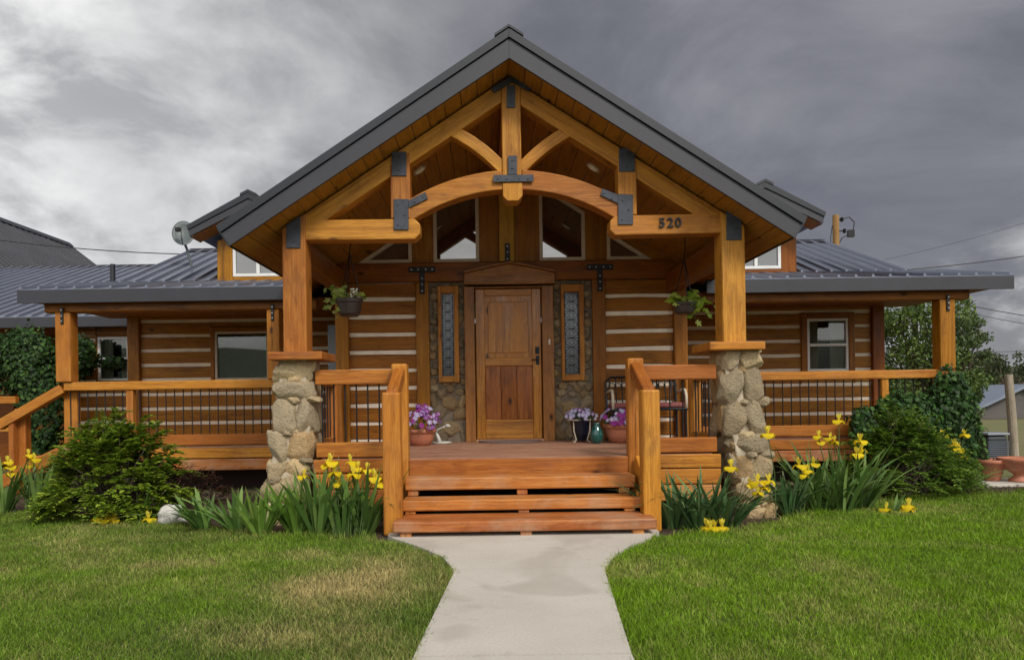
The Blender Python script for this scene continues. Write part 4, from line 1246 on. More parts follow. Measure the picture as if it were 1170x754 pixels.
# ---- dormers ----------------------------------------------------------
def dormer(peakx, peaky, eavedx, s, mirror):
    d = 11.08
    P0 = at(peakx, peaky + 5, d); cxx = P0.x; zt = P0.z
    half = eavedx * d / F_PX; sl = .49
    zc = lambda X: zt - sl * abs(X - cxx)
    wl = .64
    zb_ = 3.075
    # walls
    w = G(); d0 = d + .42
    fr = cxx - wl, cxx + wl
    for a, b in ((fr[0], fr[0] + .25), (fr[1] - .25, fr[1])):
        w.prism([(a, zb_ - .1), (b, zb_ - .1), (b, zc(b) - .17), (a, zc(a) - .17)], d0, d0 + .12, (0, 0, 1))
    wz1 = PZ(peakx, 283 if mirror < 0 else 279, d0)
    w.prism([(fr[0] + .25, wz1), (fr[1] - .25, wz1), (fr[1] - .25, zc(fr[1] - .25) - .17), (cxx, zt - .17), (fr[0] + .25, zc(fr[0] + .25) - .17)], d0, d0 + .12)
    w.box(fr[0] + .25, fr[1] - .25, d0 - .01, d0 + .11, zb_ - .1, zb_ + .06)
    for a in (fr[0], fr[1] - .05):
        w.box(a, a + .05, d0 + .121, 14.3, zb_ - .1, zc(fr[0]) - .17, (0, 1, 0))
    dm = w.build('dormer', W_LOG, H, bevel=.008)
    # window
    a0, a1, b0, b1 = fr[0] + .25, fr[1] - .25, zb_ + .062, wz1 - .002
    g = G(); f = .045; y = d0 - .015
    g.box(a0, a0 + f, y, y + .06, b0, b1); g.box(a1 - f, a1, y, y + .06, b0, b1); g.box(a0 + f, a1 - f, y, y + .06, b1 - f, b1); g.box(a0 + f, a1 - f, y, y + .06, b0, b0 + f)
    m = (a0 + a1) / 2; g.box(m - .025, m + .025, y, y + .05, b0 + f, b1 - f)
    g.build('window_frame', M_WHITE, dm, bevel=.003)
    G().box(a0 + f, a1 - f, y + .03, y + .04, b0 + f, b1 - f).build('pane', M_GLASS, dm)
    for s in (-1, 1):
        g = G(); tip = (cxx + s * half, zc(cxx + half))
        t = .15
        g.prism([(cxx, zt - .01), (tip[0], tip[1] - .01), (tip[0] + s * .03, tip[1] + t * .6), (cxx, zt + t - .02)], d + .03, 14.4, (0, 1, 0))
        for i in range(10):
            yy = d + .15 + .23 * i
            g.beam((cxx, yy, zt + t), (tip[0] + s * .03, yy, tip[1] + t * .6 + .02), .04, .03)
        g.build('dormer_roof', M_ROOF, dm)
        G().prism([(cxx, zt - .05), (tip[0], tip[1] - .05), (tip[0] + s * .02, tip[1] + t * .3), (cxx, zt + t * .45)], d, d + .028).build('dormer_fascia', M_FASCIA, dm, bevel=.003)
        G().prism([(cxx, zt + t * .45 + .003), (tip[0] + s * .02, tip[1] + t * .3 + .003), (tip[0] + s * .04, tip[1] + t * .75), (cxx, zt + t + .02)], d - .02, d + .028).build('dormer_drip_edge', M_DRIP, dm)
        G().prism([(cxx, zt - .06), (tip[0], tip[1] - .06), (tip[0], tip[1] - .052), (cxx, zt - .052)], d + .03, d0, (0, 1, 0)).build('dormer_soffit', W_LOG, dm)
    G().prism([(cxx - .12, zt + .10), (cxx, zt + .16), (cxx + .12, zt + .10), (cxx + .12, zt + .14), (cxx, zt + .20), (cxx - .12, zt + .14)], d - .03, 14.4).build('dormer_cap', M_DRIP, dm)
dormer(284, 227, 68, 1, -1)
dormer(874, 215, 66, 1, 1)

# ================================================================== FRONT STEPS
S = thing('front_steps', 'wide timber front steps with four square newel posts leading up to the door', 'steps', (.3, 6.5, 0))
D1 = 6.38
treads = [(PZ(597, 594.3, D1), PZ(597, 607, D1), D1, D1 + .235, NB0 + .115, NC1 - .10)]
d2 = 6.77; d3 = 7.03
treads.append((PZ(597, 569.8, d2), PZ(597, 582.3, d2), d2, d2 + .29, NB1 - .012, NC0 + .012))
treads.append((PZ(597, 544.4, d3), PZ(597, 558.5, d3), d3, d3 + .255, NB1 - .012, NC0 + .012))
for k, (zt, zb_, a, b, x0, x1) in enumerate(treads):
    G().box(x0, x1, a, b, zb_, zt).build('tread', W_TREAD, S, bevel=.014)
    if k == 0: G().box(NB1 + .002, NC0 - .002, b + .004, d2 + .06, zb_ + .01, zt - .001).build('tread', W_TREAD, S, bevel=.01)
for X in (-.73, .32, 1.30):
    g = G(); hwk = .05
    g.box(X - hwk, X + hwk, D1 + .03, 7.2, -.02, treads[0][1] - .002, (0, 0, 1))
    g.box(X - hwk, X + hwk, d2 + .02, 7.25, treads[0][0] + .0, treads[1][1] - .002, (0, 0, 1)); g.box(X - hwk, X + hwk, d3 + .02, 7.29, treads[1][0] + .002, treads[2][1] - .002, (0, 0, 1))
    g.build('stringer', W_TREAD, S, bevel=.008)
for (a, b, sgn) in ((NB0, NB1, -1), (NC0, NC1, 1)):
    zf = PZ(447 if sgn < 0 else 744, 448 if sgn < 0 else 445, 6.62); zk = PZ(458 if sgn < 0 else 725, 415.5 if sgn < 0 else 409, 7.30)
    G().box(a, b, 6.62, 6.785, -.03, zf, (0, 0, 1)).build('newel_post', W_BRIGHT, S, bevel=.02)
    G().box(a + .002, b - .002, 7.28, 7.43, .1, zk, (0, 0, 1)).build('newel_post', W_BRIGHT, S, bevel=.02)
    m = (a + b) / 2
    G().beam((m, 6.72, zf - .045), (m, 7.30, zk - .10), .11, .13).build('handrail', W_BRIGHT, S, bevel=.015)
    G().beam((m, 6.78, .22), (m, 7.29, .50), .06, .26).build('side_board', W_BRIGHT, S, bevel=.01)

# side steps at the left wing
S2 = thing('side_steps', 'narrow side stair with sloping timber rail at the left porch end', 'steps', (-6.2, 10.2, 0))
a = at(73, 445, YW); b = at(9, 483, YW)
G().beam((a.x, YW, a.z - .05 + .06), (b.x - .12, YW, b.z - .04), .13, .13).build('handrail', W_BRIGHT, S2, bevel=.012)
px0 = PX(19, 500, YW)
G().box(px0 - .08, px0 + .08, YW + .07, YW + .21, -.05, PZ(19, 467, YW), (0, 0, 1)).build('newel_post', W_BRIGHT, S2, bevel=.016)
G().box(px0 - .09, px0 - .02, YW - .04, YW + .065, -.05, PZ(19, 478, YW), (0, 0, 1)).build('newel_post', W_BRIGHT, S2, bevel=.012)
G().beam((PX(70, 505, YW), YW - .02, .52), (PX(-20, 545, YW), YW - .02, .0), .06, .17).build('stringer', W_BRIGHT, S2, bevel=.01)
for k in range(3):
    X = PX(60 - k * 24, 500, YW); z = .48 - k * .15
    G().box(X - .28, X, YW + .02, YW + 1.0, z - .05, z, (0, 1, 0)).build('tread', W_TREAD, S2, bevel=.008)

# ================================================================== NEIGHBOURING ROOF (far left)
B = thing('neighbouring_building', 'tall building with steep weathered grey ribbed metal roof behind the low left wing', 'building', (-14.7, 22, 0))
XR, ZR, SLB = -14.75, 6.79, .79
XE, ZE = -8.9, 6.79 - .79 * 5.85
for s, x1 in ((1, XR + 5.85), (-1, XR - 5.85)):
    g = G(); y0, y1 = 14.2, 26.0
    z1 = ZR - SLB * 5.85
    g.add([(XR, y0, ZR), (x1, y0, z1), (x1, y1, z1), (XR, y1, ZR)], [(0, 1, 2, 3)] if s > 0 else [(3, 2, 1, 0)])
    n = int((y1 - y0) / .3)
    for i in range(n + 1):
        y = y0 + (y1 - y0) * i / n
        g.beam((XR, y, ZR + .012), (x1, y, z1 + .012), .045, .035)
    g.build('roof', M_ROOF2, B)
G().prism([(XR - .2, ZR - .1), (XR, ZR + .08), (XR + .2, ZR - .1), (XR, ZR + .03)], 14.1, 26.1).build('ridge_cap', M_DRIP, B)
g = G(); g.prism([(XR - 5.4, 0), (XR + 5.4, 0), (XR + 5.4, 2.3), (XR, ZR - .1), (XR - 5.4, 2.3)], 14.5, 25.8); g.build('wall', W_RED, B)
# pale valley flashing where both roofs meet
def valley(y): 
    z = 2.69 + .355 * (y - 12.6); return (XR + (ZR - z) / SLB, y, z)
a, b = Vector(valley(14.25)), Vector(valley(17.45))
G().beam(a + Vector((.10, 0, .055)), b + Vector((.10, 0, .055)), .12, .03).build('valley_flashing', simple('pale_flashing', (.45, .46, .46), .4, .3), B)

# ================================================================== FOLIAGE HELPERS
def nrmz(a): return a / np.maximum(np.linalg.norm(a, axis=-1, keepdims=True), 1e-9)
LEAF = {  # outline templates in (along, across, up) with a fold
    'oval': (np.array([[0, 0, 0], [.35, .26, .05], [.35, 0, -.02], [.35, -.26, .05], [.75, .20, .02], [.75, 0, -.06], [.75, -.20, .02], [1, 0, -.12]]),
             [np.array([[0, 2, 1], [0, 3, 2], [4, 5, 7], [5, 6, 7]]), np.array([[1, 2, 5, 4], [2, 3, 6, 5]])]),
    'slim': (np.array([[0, 0, 0], [.45, .11, .03], [.45, -.11, .03], [1, 0, -.10]]), [np.array([[0, 2, 3, 1]])]),
    'ivy': (np.array([[0, 0, 0], [.15, .42, .02], [.55, .38, -.04], [1.0, 0, -.18], [.55, -.38, -.04], [.15, -.42, .02], [.45, 0, .05]]),
            [np.array([[0, 6, 1], [1, 6, 2], [2, 6, 3], [3, 6, 4], [4, 6, 5], [5, 6, 0]])]),
    'lobed': (np.array([[0, 0, 0], [.05, .35, .02], [.30, .22, .03], [.50, .48, 0], [.62, .20, .0], [1, 0, -.10], [.62, -.20, 0], [.50, -.48, 0], [.30, -.22, .03], [.05, -.35, .02], [.4, 0, .05]]),
              [np.array([[0, 10, 1], [1, 10, 2], [2, 10, 3], [3, 10, 4], [4, 10, 5], [5, 10, 6], [6, 10, 7], [7, 10, 8], [8, 10, 9], [9, 10, 0]])]),
}
def leaves(P, Dv, Up, size, cols, kind='oval'):
    """P positions, Dv directions, Up approximate normals, size (n,), cols (n,3) -> V,F,tint"""
    tv, tf = LEAF[kind]; n = len(P)
    Dv = nrmz(Dv); S_ = nrmz(np.cross(Up, Dv)); U_ = np.cross(Dv, S_)
    V = P[:, None, :] + size[:, None, None] * (tv[None, :, 0:1] * Dv[:, None, :] + tv[None, :, 1:2] * S_[:, None, :] + tv[None, :, 2:3] * U_[:, None, :])
    m = len(tv); V = V.reshape(-1, 3)
    F = [(f[None] + (np.arange(n) * m)[:, None, None]).reshape(-1, f.shape[1]) for f in tf]
    return V, F, np.repeat(cols, m, axis=0)
class Leafy:
    def __init__(s): s.V = []; s.F = {}; s.T = []; s.n = 0
    def add(s, V, F, T):
        s.V.append(V); s.T.append(T)
        for f in F: s.F.setdefault(f.shape[1], []).append(f + s.n)
        s.n += len(V)
    def build(s, name, mat, parent=None, smooth=False):
        return mesh_np(name, np.concatenate(s.V), [np.concatenate(v) for v in s.F.values()], mat, parent, np.concatenate(s.T), smooth)
def tints(n, pal, var=.2):
    pal = np.array(pal); c = pal[RNG.integers(0, len(pal), n)]
    return c * RNG.uniform(1 - var, 1 + var, (n, 1))
def n3(p): return mnoise.noise(Vector(p))

# ------------------------------------------------------------------ shrubs with arching compound sprays
def shrub(name, label, base, hw, h, dep, pal, nst=150, nlf=15, lsz=.055, group=None, bare=.0, cat='shrub', seedv=1):
    r = random.Random(seedv)
    o = thing(name, label, cat, base, group)
    L_ = Leafy(); st = G()
    bx, by, bz = base
    allP = []; allD = []; allU = []; S2_ = []
    for i in range(nst):
        a = r.uniform(0, 2 * math.pi); q = math.sqrt(r.random())
        el = r.uniform(.10, 1.0) ** .8
        # target point on a lumpy dome
        tx_, ty_ = math.cos(a) * q, math.sin(a) * q
        zz = (1 - q ** 2.2) * .70 + .30 * r.random()
        lump = 1 + .22 * mnoise.noise(Vector((tx_ * 2.3 + seedv * 7, ty_ * 2.3, zz * 2)))
        tgt = Vector((bx + tx_ * hw * lump, by + ty_ * dep * lump, bz + h * max(.16 + bare, zz) * lump * (.80 if q > .8 else 1)))
        b0 = Vector((bx + r.uniform(-.18, .18) * hw * 1.5, by + r.uniform(-.15, .15), bz))
        mid = b0.lerp(tgt, .55) + Vector((0, 0, h * (.10 if zz > .3 else .0)))
        pts = [b0, b0.lerp(mid, .5) + Vector((r.uniform(-.02, .02), 0, .04)), mid, tgt]
        if i % 3 == 0: st.tube(pts, [.012, .009, .006, .003], 4, caps=False)
        # spray: rachis from mid to beyond the target, drooping
        out = (tgt - mid).normalized()
        for sp in range(3):
            s0 = mid.lerp(tgt, r.uniform(.25, .95))
            dv = (out + Vector((r.uniform(-.8, .8), r.uniform(-.8, .8), r.uniform(-.25, .45)))).normalized()
            ln = r.uniform(.16, .30)
            side = dv.cross(Vector((0, 0, 1)));
            if side.length < .1: side = Vector((1, 0, 0))
            side.normalize()
            for k in range(nlf):
                t = (k // 2) / (nlf / 2)
                p = s0 + dv * (ln * t) + Vector((0, 0, -.55 * ln * t * t))
                sg = 1 if k % 2 else -1
                d2_ = (side * sg * .9 + dv * .7 + Vector((0, 0, r.uniform(-.35, .1)))).normalized()
                allP.append(p); allD.append(d2_); allU.append(Vector((r.uniform(-.3, .3), r.uniform(-.3, .3), 1)))
                S2_.append(lsz * (1.1 - .5 * t) * r.uniform(.8, 1.2))
    P_ = np.array(allP); n = len(P_)
    L_.add(*leaves(P_, np.array(allD), np.array(allU), np.array(S2_), tints(n, pal), 'oval'))
    L_.build('foliage', M_LEAF, o)
    st.build('stems', M_BARK, o)
    return o
def shift_ground(v): return Vector((v.x, v.y, -.03))
p = gd(120, 590); PALS = [(.17, .27, .018), (.24, .35, .025), (.10, .18, .014), (.33, .42, .045), (.13, .20, .018)]
shrub('arching_shrub', 'big feathery green shrub growing before the left wing railing', (p.x, 7.95, -.03), .76, 1.10, .60, PALS, 330, 16, .072, bare=.0, seedv=3)
PALS2 = [(.10, .19, .018), (.14, .24, .026), (.06, .12, .014), (.20, .30, .035)]
p = at(1035, 560, 8.6)
shrub('bushy_shrub', 'rounded dark green shrub growing before the right wing railing', (p.x, 8.65, -.03), .80, 1.02, .50, PALS2, 300, 15, .056, seedv=8)
p = at(1085, 560, 9.0)
shrub('low_shrub', 'low fine-leaved green shrub at the outer foot of the ivy hedge', (p.x, 8.95, -.03), .42, .55, .35, PALS2, 60, 14, .045, seedv=18)
# dark red small plants under the left rail
PALR = [(.06, .018, .018), (.09, .028, .022), (.04, .03, .015)]
for i, (px, dd, lb) in enumerate(((236, 8.9, 'small burgundy-leaved plant below the left wing, nearer the stone column'), (205, 9.0, 'small burgundy-leaved plant below the left wing, beside the big shrub'))):
    p = at(px, 560, dd)
    shrub('burgundy_plant', lb, (p.x, dd, -.03), .22, .42, .2, PALR, 30, 10, .045, group='burgundy plants below the left wing', seedv=30 + i, cat='plant')

# ------------------------------------------------------------------ ivy
def ivy(name, label, boxes, pal, n, lsz, seedv, stems=()):
    """boxes: list of (x0,x1,y0,y1,z0,z1,weight); leaves sit on lumpy ellipsoid shells"""
    o = thing(name, label, 'ivy', (boxes[0][0], boxes[0][2], 0))
    P_ = []; N_ = []
    ws = np.array([b[6] for b in boxes], float); ws /= ws.sum()
    r = random.Random(seedv)
    for b, w_ in zip(boxes, ws):
        cx_, cy_, cz_ = (b[0] + b[1]) / 2, (b[2] + b[3]) / 2, (b[4] + b[5]) / 2
        sx, sy, sz = (b[1] - b[0]) / 2, (b[3] - b[2]) / 2, (b[5] - b[4]) / 2
        for i in range(int(n * w_)):
            v = Vector((r.gauss(0, 1), r.gauss(0, 1) - .5, r.gauss(0, 1))).normalized()
            pw = 3.4
            q = (abs(v.x) ** pw + abs(v.y) ** pw + abs(v.z) ** pw) ** (-1 / pw)
            lump = .86 + .30 * mnoise.noise(v * 2.2 + Vector((seedv, 0, 0))) + .26 * mnoise.noise(v * 6 + Vector((seedv, 5, 0)))
            rad = q * lump * r.uniform(.74, 1.06)
            P_.append((cx_ + v.x * rad * sx, cy_ + v.y * rad * sy, cz_ + v.z * rad * sz))
            N_.append((v.x, v.y, v.z))
    P_ = np.array(P_); N_ = np.array(N_); n = len(P_)
    Dv = np.stack([RNG.normal(0, .45, n), RNG.normal(-.25, .35, n), RNG.normal(-.8, .35, n)], 1)
    Up = nrmz(N_ + RNG.normal(0, .45, (n, 3)) + np.array([0, -.25, .35]))
    L_ = Leafy(); L_.add(*leaves(P_, Dv, Up, RNG.uniform(.45, 1.25, n) * lsz, tints(n, pal, .45), 'ivy'))
    L_.build('foliage', M_IVY, o)
    g = G()
    for (x, y, z0, z1) in stems:
        g.tube([(x, y, z0), (x + .05, y + .03, (z0 + z1) / 2), (x - .04, y, z1)], .018, 6)
    g.build('stem', M_BARK, o)
    return o
PALI = [(.012, .044, .008), (.022, .070, .012), (.009, .028, .007), (.045, .11, .018)]
X = lambda px, d=9.95: PX(px, 470, d)
Zp = lambda py, d=9.95: PZ(1060, py, d)
ivy('ivy_hedge', 'thick dark ivy smothering the outer end of the right railing', [
    (X(1058), X(1124), 9.7, 10.6, -.05, Zp(455), 3), (X(1066), X(1117), 9.8, 10.4, Zp(520), Zp(418), 2),
    (X(990), X(1075), 9.72, 10.02, Zp(505), Zp(447), 2), (X(1010), X(1110), 9.6, 10.2, -.05, Zp(495), 2), (X(965), X(1010), 9.78, 9.98, Zp(500), Zp(462), .5)],
    PALI, 11000, .064, 4, [(X(1090), 10.1, -.05, 1.2), (X(1105), 10.1, -.05, .9)])
dl_ = 12.35
Xl = lambda px, d=dl_: PX(px, 440, d)
Zl = lambda py, d=dl_: PZ(60, py, d)
ivy('wall_ivy', 'dark ivy climbing the recessed wall beside the small left window', [
    (Xl(-8), Xl(66), 12.0, 12.7, Zl(452), Zl(374), 2.4), (Xl(22), Xl(76), 12.0, 12.7, Zl(530), Zl(415), 2), (Xl(58), Xl(106), 12.25, 12.8, Zl(430), Zl(382), 1.5),
    (Xl(28), Xl(62), 12.0, 12.7, -.05, Zl(500), 1), (Xl(106), Xl(132), 12.6, 12.85, Zl(420), Zl(406), .2)],
    [(.010, .038, .008), (.020, .062, .012), (.007, .024, .006), (.05, .11, .02)], 12000, .064, 9, [(Xl(45), 12.4, -.05, 1.6), (Xl(58), 12.4, -.05, 1.4)])

# ------------------------------------------------------------------ irises
def blade_mesh(base, n, h, spread, wd, pal, r, lean=(0, 0), arch=.5):
    """sword leaves in fans -> V,F,T"""
    V = []; F = []; T = []; seg = 7
    for i in range(n):
        a = r.uniform(0, 2 * math.pi); rr = spread * math.sqrt(r.random()) * .55
        b = Vector((base[0] + math.cos(a) * rr, base[1] + math.sin(a) * rr * .6, base[2]))
        hh = h * r.uniform(.62, 1.08); out = Vector((math.cos(a) + lean[0], math.sin(a) * .7 + lean[1], 0)); 
        k = r.uniform(.15, .75) * arch * 1.6; bend = r.uniform(.0, 1.0) ** 2 * arch
        side = Vector((-out.y, out.x, 0)); side = side.normalized() if side.length > .01 else Vector((1, 0, 0))
        # the fan's flat side faces a random way
        side = (Matrix.Rotation(r.uniform(-1, 1), 3, 'Z') @ side)
        c = r.choice(pal); v = r.uniform(.75, 1.25)
        n0 = len(V); w0 = wd * r.uniform(.7, 1.15)
        for s in range(seg + 1):
            t = s / seg
            z = hh * (t - bend * .75 * t ** 3)
            p = b + out * (hh * (k * t + bend * .75 * t ** 2.6)) + Vector((0, 0, z))
            ww = w0 * (0.75 + .6 * t - 1.35 * t ** 3.2) if t < 1 else 0.0008
            V.append(p - side * ww / 2); V.append(p + side * ww / 2)
            tip = max(0, t - .93) * 6
            cc = [c[0] * v * (1 - tip) + .3 * tip, c[1] * v * (1 - tip) + .22 * tip, c[2] * v * (1 - tip) + .1 * tip]
            T += [cc, cc]
        for s in range(seg): F.append((n0 + 2 * s, n0 + 2 * s + 1, n0 + 2 * s + 3, n0 + 2 * s + 2))
    return np.array(V), [np.array(F)], np.array(T)
def petal(L_, c, dirh, length, width, up0, droop, col, r):
    """one ruffled petal: starts at c going along dirh with a rise, then drooping"""
    n, m = 6, 4; V = []
    side = Vector((-dirh.y, dirh.x, 0))
    for i in range(n + 1):
        t = i / n
        ctr = c + dirh * (length * (math.sin(t * 1.5) * .85)) + Vector((0, 0, length * (up0 * t - droop * t * t)))
        w_ = width * (.22 + 1.0 * math.sin(math.pi * min(1, t * .92 + .04)) ** .8)
        for j in range(m + 1):
            s = (j / m - .5)
            V.append(ctr + side * (w_ * s * 1.25) + Vector((0, 0, length * .12 * math.sin(j * 2.4 + i * 1.1 + c.x * 31) * abs(s) * 2 * t)) - dirh * (abs(s) ** 2 * width * .35 * t))
    F = [(i * (m + 1) + j, i * (m + 1) + j + 1, (i + 1) * (m + 1) + j + 1, (i + 1) * (m + 1) + j) for i in range(n) for j in range(m)]
    V = np.array(V); T = np.tile(np.array(col), (len(V), 1)) * RNG.uniform(.9, 1.08)
    L_.add(V, [np.array(F)], T)
YEL = (.84, .63, .015); YEL2 = (.88, .74, .08)
def iris_flower(parent, c, r, size=.075):
    L_ = Leafy(); a0 = r.uniform(0, 2)
    for k in range(3):
        a = a0 + k * 2.094
        petal(L_, Vector(c), Vector((math.cos(a), math.sin(a), 0)), size, size * .95, .22, .85, YEL, r)
        a += 1.047
        petal(L_, Vector(c), Vector((math.cos(a) * .42, math.sin(a) * .42, 0)), size, size * .75, 1.25, .30, YEL2, r)
    return L_.build('flower', M_PETAL, parent, smooth=True)
def iris(label, px, py, hpx, halfpx, nbl, flowers, pal, seedv, lean=(0, 0), arch=.55, wd=.048, zbase=-.03, hmul=1.0):
    r = random.Random(seedv)
    b = gd(px, py, zbase); s = F_PX / b.y
    o = thing('iris_plant', label, 'iris', (b.x, b.y, zbase), 'irises in the flower beds')
    h = hpx / s * hmul; sp = halfpx / s
    L_ = Leafy()
    ncl = max(1, int(halfpx / 14))
    for k in range(ncl):
        bx = b.x + (0 if ncl == 1 else (k / (ncl - 1) - .5) * 1.15 * sp)
        L_.add(*blade_mesh((bx, b.y + r.uniform(-.06, .12), zbase), nbl // ncl, h * r.uniform(.85, 1.05), sp * .5, wd, pal, r, lean, arch))
    L_.build('foliage', M_LEAF, o)
    for (fx, fy, *dd) in flowers:
        d = b.y + (dd[0] if dd else r.uniform(-.08, .06))
        c = at(fx, fy, d)
        c.z = max(c.z, .015)
        g = G(); root = Vector((b.x + (c.x - b.x) * .55, b.y + (c.y - b.y) * .3, zbase))
        f = iris_flower(o, c, r, .072 * r.uniform(.82, 1.12))
        if c.z > .1:
            m = root.lerp(c, .5) + Vector(((c.x - root.x) * -.2, 0, .03))
            g.tube([root, m, c - Vector((0, 0, .004))], [.006, .005, .004], 5)
            g.build('stem', M_STEM, f)
    return o
PI1 = [(.10, .20, .040), (.15, .26, .06), (.070, .145, .03), (.20, .31, .08)]
PI2 = [(.15, .28, .04), (.21, .34, .06), (.11, .21, .035)]
PI3 = [(.065, .15, .05), (.10, .20, .075), (.05, .11, .04), (.16, .26, .10)]
iris('iris clump at the far left with yellow blooms by the side stair', 22, 586, 66, 28, 60, [(12, 532), (33, 519), (37, 531), (14, 540), (40, 524), (9, 527)], PI1, 1)
iris('small floppy iris clump with yellow blooms lying on the grass beside the white rock', 152, 597, 38, 22, 26, [(112, 591, -.1), (121, 593, -.12), (131, 593, -.05), (170, 592, -.1), (126, 590, -.05)], PI1, 2, arch=1.0, wd=.034)
iris('low silvery iris clump without blooms just right of the white rock', 252, 606, 52, 34, 58, [], PI1, 3, lean=(-.5, 0), arch=.9)
iris('light green iris clump directly before the left stone column', 318, 611, 66, 34, 84, [(347, 543)], PI2, 4, arch=.7)
iris('tall iris clump full of yellow blooms between left column and front steps', 388, 611, 84, 46, 130, [(374, 531), (382, 539), (401, 527), (409, 534), (420, 536), (386, 551), (418, 567), (428, 545), (432, 551), (378, 527), (404, 541)], PI1, 5, arch=.6)
iris('dark green iris clump between front steps and right stone column', 800, 604, 66, 46, 130, [(835, 533), (865, 550), (878, 549), (857, 553), (866, 562), (873, 556), (808, 605, -.15), (817, 604, -.15), (825, 603, -.15), (812, 610, -.2)], PI3, 6, arch=.8)
iris('slim iris clump with yellow blooms just right of the right stone column', 902, 590, 62, 22, 52, [(913, 531), (923, 537), (930, 529), (918, 542), (877, 495, -.2)], PI3, 7, arch=.6)
iris('tall iris clump with the highest yellow blooms before the right wing rail', 962, 584, 78, 48, 130, [(935, 498), (948, 500), (958, 480), (953, 504), (983, 503), (984, 513), (979, 518), (936, 504)], PI1, 8, arch=.75)
iris('outermost right iris clump with yellow blooms and long leaves before the ivy', 1080, 562, 42, 30, 46, [(1077, 497), (1102, 496), (1090, 508), (1099, 520), (1094, 512)], PI1, 9, lean=(.5, 0), arch=.9)
iris('little iris plant with two low yellow blooms at the right lawn edge', 1024, 586, 24, 12, 14, [(1012, 582), (1038, 577), (1037, 583)], PI1, 10, arch=.9, wd=.03)

# rock
g = G(); random.seed(5)
stone(g, (0, 0, 0), (.26, .2, .2), 2.4, .35); stone(g, (.14, -.02, -.04), (.18, .10, .07), 2.2, .4)
b = gd(196, 596)
g.V = [(v[0] + b.x, v[1] + b.y, v[2] + .07) for v in g.V]
o = g.build('garden_rock', M_ROCK, smooth=True); tag(o, 'pale white rock lying on the lawn edge left of the stone column', 'rock')

# ------------------------------------------------------------------ petunia and pot plants
def bowl(parent_name, label, c, r0, h, mat, group=None, prof=None, cat='flower pot'):
    o = thing(parent_name, label, cat, c, group)
    prof = prof or [(r0 * .55, 0), (r0 * .70, h * .12), (r0 * .86, h * .35), (r0 * .95, h * .72), (r0 * .96, h * .76), (r0 * 1.05, h * .78), (r0 * 1.05, h), (r0 * .97, h), (r0 * .92, h * .9)]
    G().lathe(prof, c, 32, sx=1, sy=1).build('pot', mat, o, smooth=False)
    me = [x for x in COL.objects if x.parent == o][-1].data
    me.polygons.foreach_set('use_smooth', [len(p.vertices) == 4 for p in me.polygons])
    return o
def disc_flowers(parent, pts, size, pals, name='blossoms'):
    V = []; F3 = []; T = []; n0 = 0
    for (p, nv) in pts:
        nv = Vector(nv).normalized(); a = nv.cross(Vector((0, 0, 1))); a = a.normalized() if a.length > .1 else Vector((1, 0, 0)); b_ = nv.cross(a)
        cin, cout = random.choice(pals); s = size * random.uniform(.8, 1.2); ph = random.uniform(0, 6)
        V.append(Vector(p) - nv * s * .25); T.append(cin)
        k = 15
        for i in range(k):
            an = 2 * math.pi * i / k + ph; rr = s * (.86 + .14 * math.cos(5 * an))
            V.append(Vector(p) + a * math.cos(an) * rr * .5 + b_ * math.sin(an) * rr * .5 - nv * s * .02); T.append(cin if i % 3 == 0 else cout)
        for i in range(k):
            an = 2 * math.pi * i / k + ph; rr = s * (.86 + .14 * math.cos(5 * an))
            V.append(Vector(p) + a * math.cos(an) * rr + b_ * math.sin(an) * rr + nv * s * .04 * math.cos(5 * an)); T.append(cout)
        for i in range(k):
            j = (i + 1) % k
            F3.append((n0, n0 + 1 + i, n0 + 1 + j, n0 + 1 + j))
            F3[-1] = (n0, n0 + 1 + i, n0 + 1 + j)
        n0 += 1 + 2 * k
    F4 = []
    n0 = 0; k = 15
    for _ in pts:
        for i in range(k):
            j = (i + 1) % k; F4.append((n0 + 1 + i, n0 + 1 + k + i, n0 + 1 + k + j, n0 + 1 + j))
        n0 += 1 + 2 * k
    o = mesh_np(name, np.array(V), [np.array(F3), np.array(F4)], M_PETAL, parent, np.array(T)); return o
def potted(o, c, rx, hz, nfl, pals, seedv, lsz=.035, nl=260, fsz=.03):
    r = random.Random(seedv); random.seed(seedv)
    P_ = []; U_ = []
    for i in range(nl):
        v = Vector((r.gauss(0, 1), r.gauss(0, 1), abs(r.gauss(0, 1)) * .9)).normalized(); q = r.uniform(.5, 1)
        P_.append((c[0] + v.x * rx * q, c[1] + v.y * rx * q, c[2] + v.z * hz * q)); U_.append((v.x, v.y, v.z + .3))
    n = len(P_); L_ = Leafy(); L_.add(*leaves(np.array(P_), RNG.normal(0, 1, (n, 3)) + np.array([0, 0, .1]), np.array(U_), RNG.uniform(.7, 1.2, n) * lsz, tints(n, [(.05, .11, .03), (.08, .16, .04), (.035, .08, .025)]), 'oval'))
    L_.build('foliage', M_LEAF, o)
    fl = []
    for i in range(nfl):
        v = Vector((r.gauss(0, 1), r.gauss(0, 1) - .5, abs(r.gauss(0, 1)) + .1)).normalized(); q = r.uniform(.92, 1.12)
        fl.append(((c[0] + v.x * rx * q, c[1] + v.y * rx * q, c[2] + v.z * hz * q), (v.x, v.y - .5, v.z)))
    disc_flowers(o, fl, fsz, pals)
PURP = [((.75, .7, .78), (.30, .03, .32)), ((.5, .3, .6), (.20, .01, .25)), ((.8, .8, .8), (.42, .30, .62)), ((.3, .05, .3), (.36, .04, .30)), ((.7, .6, .75), (.50, .45, .72))]
BLUE = [((.8, .8, .8), (.36, .30, .62)), ((.75, .7, .8), (.52, .48, .75)), ((.8, .75, .8), (.26, .10, .38)), ((.8, .8, .8), (.60, .56, .74))]
d = 9.35
c = at(481, 500, d); c.z = DECK
